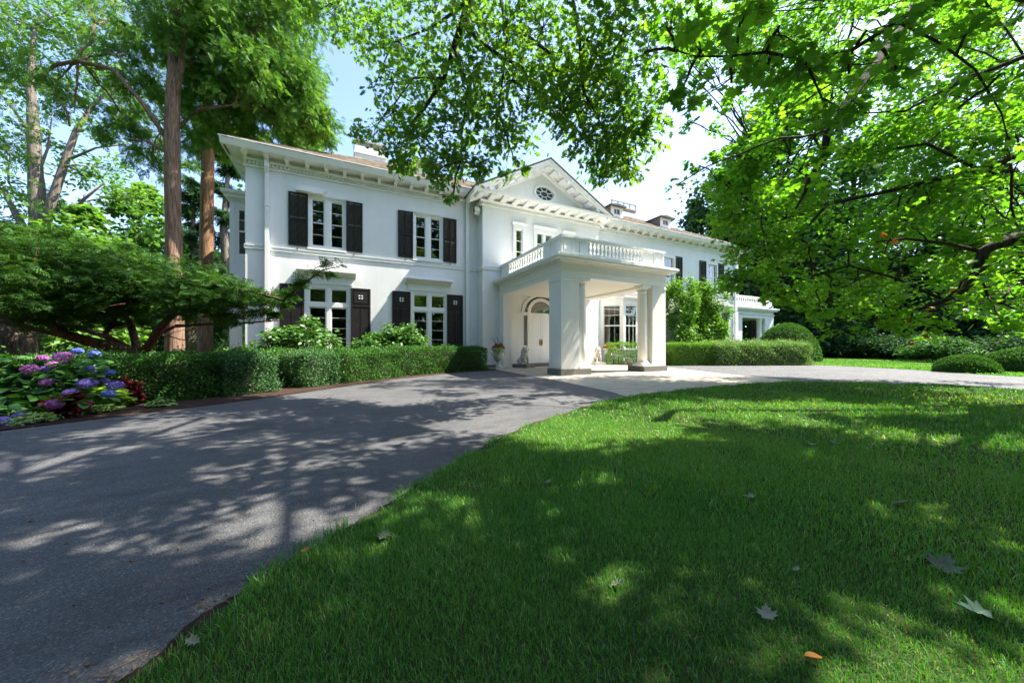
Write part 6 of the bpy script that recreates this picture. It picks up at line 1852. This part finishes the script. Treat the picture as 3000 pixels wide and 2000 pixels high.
# --- fallen leaves on the lawn and acorn caps on the drive
def fallen(x, y, size, col, lab, tm=MAPLE, rz=None, curl=.2, tilt=.2):
    r_ = (x * 3000 / 2352 - 1500) / FPX; d = EYE * FPX / (y * 3000 / 2352 - HZ) * .955
    p = (d * (SN + r_ * CS), d * (CS - r_ * SN), .038)
    size *= .86
    v = [(a * size, (b - .4) * size, c * size + curl * size * (a * a * 2.5) + .15 * size * (b - .4) ** 2) for a, b, c in tm[0]]
    n0 = len(v); v = v + [(a, b, c - .0012) for a, b, c in v]
    f = list(tm[1]) + [tuple(n0 + i for i in reversed(q)) for q in tm[1]]
    me = bpy.data.meshes.new('fallen_leaf'); me.from_pydata(v, [], f); me.materials.append(col); me.update()
    o = link('fallen_leaf', me, None, p); o.rotation_euler = (rng.normal(0, tilt), rng.normal(0, tilt), rng.uniform(0, 6.28) if rz is None else rz)
    return tag(o, lab, 'leaf', 'fallen leaves on the lawn')


F_GREY = simple('grey_green_dry_leaf', (.13, .16, .10), .7, noise=.3, nscale=30, spec=0.12)
F_TAN = simple('pale_tan_dry_leaf', (.24, .24, .17), .7, noise=.3, nscale=30, spec=0.12)
F_ORG = simple('orange_dry_leaf', (.30, .11, .02), .6, noise=.4, nscale=40, dark=(.22, .15, .03), spec=0.12)
F_GRN = simple('dull_green_leaf', (.055, .13, .075), .5, noise=.3, nscale=25, spec=0.12)
fallen(2240, 1400, .115, F_GRN, 'large dull green maple leaf lying near the lower right of the lawn', MAPLE, .6, .3, .12)
fallen(1872, 1503, .055, F_ORG, 'small oval orange leaf on the near lawn', TH_, .9, .1, .2)
fallen(880, 1228, .13, F_GREY, 'long grey green oak leaf at the asphalt edge of the lawn', OAK, -.5, .1)
fallen(1258, 1105, .08, F_TAN, 'pale curled leaf on the left part of the lawn', MAPLE)
fallen(1762, 1403, .075, F_TAN, 'pale curled leaf below the middle of the lawn', MAPLE)
fallen(2070, 1152, .12, F_GREY, 'long grey leaf on the right part of the lawn', OAK, 1.2)
fallen(2170, 1292, .13, F_GREY, 'broad dark leaf sunk in the grass above the green maple leaf', MAPLE)
fallen(1860, 1018, .13, F_GREY, 'grey leaf in the sunlit patch of the lawn', MAPLE)
fallen(1915, 1015, .12, F_GRN, 'green leaf in the sunlit patch of the lawn', MAPLE)
fallen(1720, 1138, .08, F_TAN, 'pale leaf right of the left curled leaf', MAPLE)
fallen(1300, 1055, .10, F_GREY, 'flat greyish leaf high on the left part of the lawn', MAPLE)
fallen(1830, 1303, .05, F_TAN, 'tiny pale leaf between the curled leaf and the dark broad leaf', OAK)
fallen(1345, 941, .09, F_TAN, 'pale leaf on the lawn rim by the drive', MAPLE)
fallen(1700, 935, .11, F_TAN, 'pale leaf on the upper lawn near the concrete', MAPLE)
fallen(1420, 1335, .08, F_GREY, 'small grey leaf left of the sunny patch', OAK)
fallen(440, 1467, .055, F_TAN, 'small tan leaf in the soil at the near drive edge', OAK)
fallen(700, 1260, .05, F_ORG, 'little rusty leaf near the asphalt edge', OAK)

AC = MB(); AC.lathe([(.0, .0), (.006, .001), (.0085, .005), (.008, .009), (.004, .012), (.0, .013)], n=9)
ACD = AC.data('acorn_cap', simple('brown_acorn', (.13, .075, .032), .7))
spots = [(490, 1170), (372, 1385), (508, 1405), (468, 1375), (480, 1352), (462, 1392), (496, 1380), (520, 1368), (474, 1398), (450, 1425), (200, 1530), (335, 1585), (170, 1390), (640, 1140), (580, 1098), (300, 1290), (410, 1262), (55, 1290), (70, 1198), (640, 1360), (720, 1195), (690, 1150), (600, 1310), (770, 1075), (850, 1090), (830, 1040), (500, 1240), (360, 1180), (150, 1250), (250, 1440), (560, 1190), (910, 1105), (655, 1012), (730, 1300), (795, 1230)]
for x, y in spots:
    r_ = (x * 3000 / 2352 - 1500) / FPX; d = EYE * FPX / (y * 3000 / 2352 - HZ)
    o = link('acorn_cap', ACD, None, (d * (SN + r_ * CS), d * (CS - r_ * SN), .001)); s_ = rng.uniform(.4, .75); o.scale = (s_, s_, s_); o.rotation_euler = (rng.uniform(-.4, .4), rng.uniform(-.4, .4), rng.uniform(0, 6))
    tag(o, 'small brown acorn cap lying on the grey asphalt drive', 'acorn', 'acorn caps scattered on the drive')

# --- needles, chips and grit swept to the edges of the asphalt
lv, lf_ = [], []
def chip(p, a, l_, w_):
    b = len(lv); c_, s_ = math.cos(a) * l_, math.sin(a) * l_; e_, g_ = -math.sin(a) * w_, math.cos(a) * w_
    lv.extend([(p[0] - c_ - e_, p[1] - s_ - g_, .004), (p[0] + c_ - e_, p[1] + s_ - g_, .0045), (p[0] + c_ + e_, p[1] + s_ + g_, .006), (p[0] - c_ + e_, p[1] - s_ + g_, .0055)])
    lf_.append((b, b + 1, b + 2, b + 3))
for i in range(2600):
    u = rng.random()
    if u < .5:
        p = st[rng.integers(0, len(st))] + rng.normal(0, .10, 2)
    elif u < .7:
        q = np.array(BED[rng.integers(0, 9)]); t_ = np.array(BED[1]); k = rng.integers(0, 9); q = np.array(BED[k]) + (np.array(BED[k + 1]) - np.array(BED[k])) * rng.random(); p = q + rng.normal(0, .12, 2)
    else:
        p = np.array((rng.uniform(-5, 6), rng.uniform(.5, 10)))
    far = max(1.0, np.hypot(p[0], p[1]) / 3.5)
    if rng.random() < .45: chip(p, rng.uniform(0, 6.28), rng.uniform(.015, .04) * min(far, 1.6), .0012 * far)
    else: chip(p, rng.uniform(0, 6.28), rng.uniform(.004, .009) * far, rng.uniform(.002, .005) * far)
me = bpy.data.meshes.new('leaf_litter'); me.from_pydata(lv, [], lf_); me.materials.append(simple('litter', (.19, .12, .06), .9, noise=.6, nscale=3)); me.update()
tag(link('leaf_litter', me), 'dry needles and chips scattered over the asphalt and along its edges', 'litter', kind='stuff')

# --- dark picket fence behind the far shrubs
root = thing('picket_fence', 'dark iron picket fence behind the far shrubs', 'fence', (30, 6, 0))
p0, p1 = at(1900, 820, 33), at(2420, 820, 24)
pk = MB(); n = 150
for i in range(n):
    q = p0 + (p1 - p0) * i / n
    pk.box(q[0] - 30 - .012, q[1] - 6 - .012, 0.08, q[0] - 30 + .012, q[1] - 6 + .012, 1.5)
for z in (.2, 1.35):
    pk.tube([(p0[0] - 30, p0[1] - 6, z), (p1[0] - 30, p1[1] - 6, z)], .025, 4)
pk.build('picket_panel', DARKMETAL, root)
for i in range(9):
    q = p0 + (p1 - p0) * i / 8
    b = MB(); b.box(q[0] - 30 - .05, q[1] - 6 - .05, 0, q[0] - 30 + .05, q[1] - 6 + .05, 1.65); b.build('post', DARKMETAL, root)
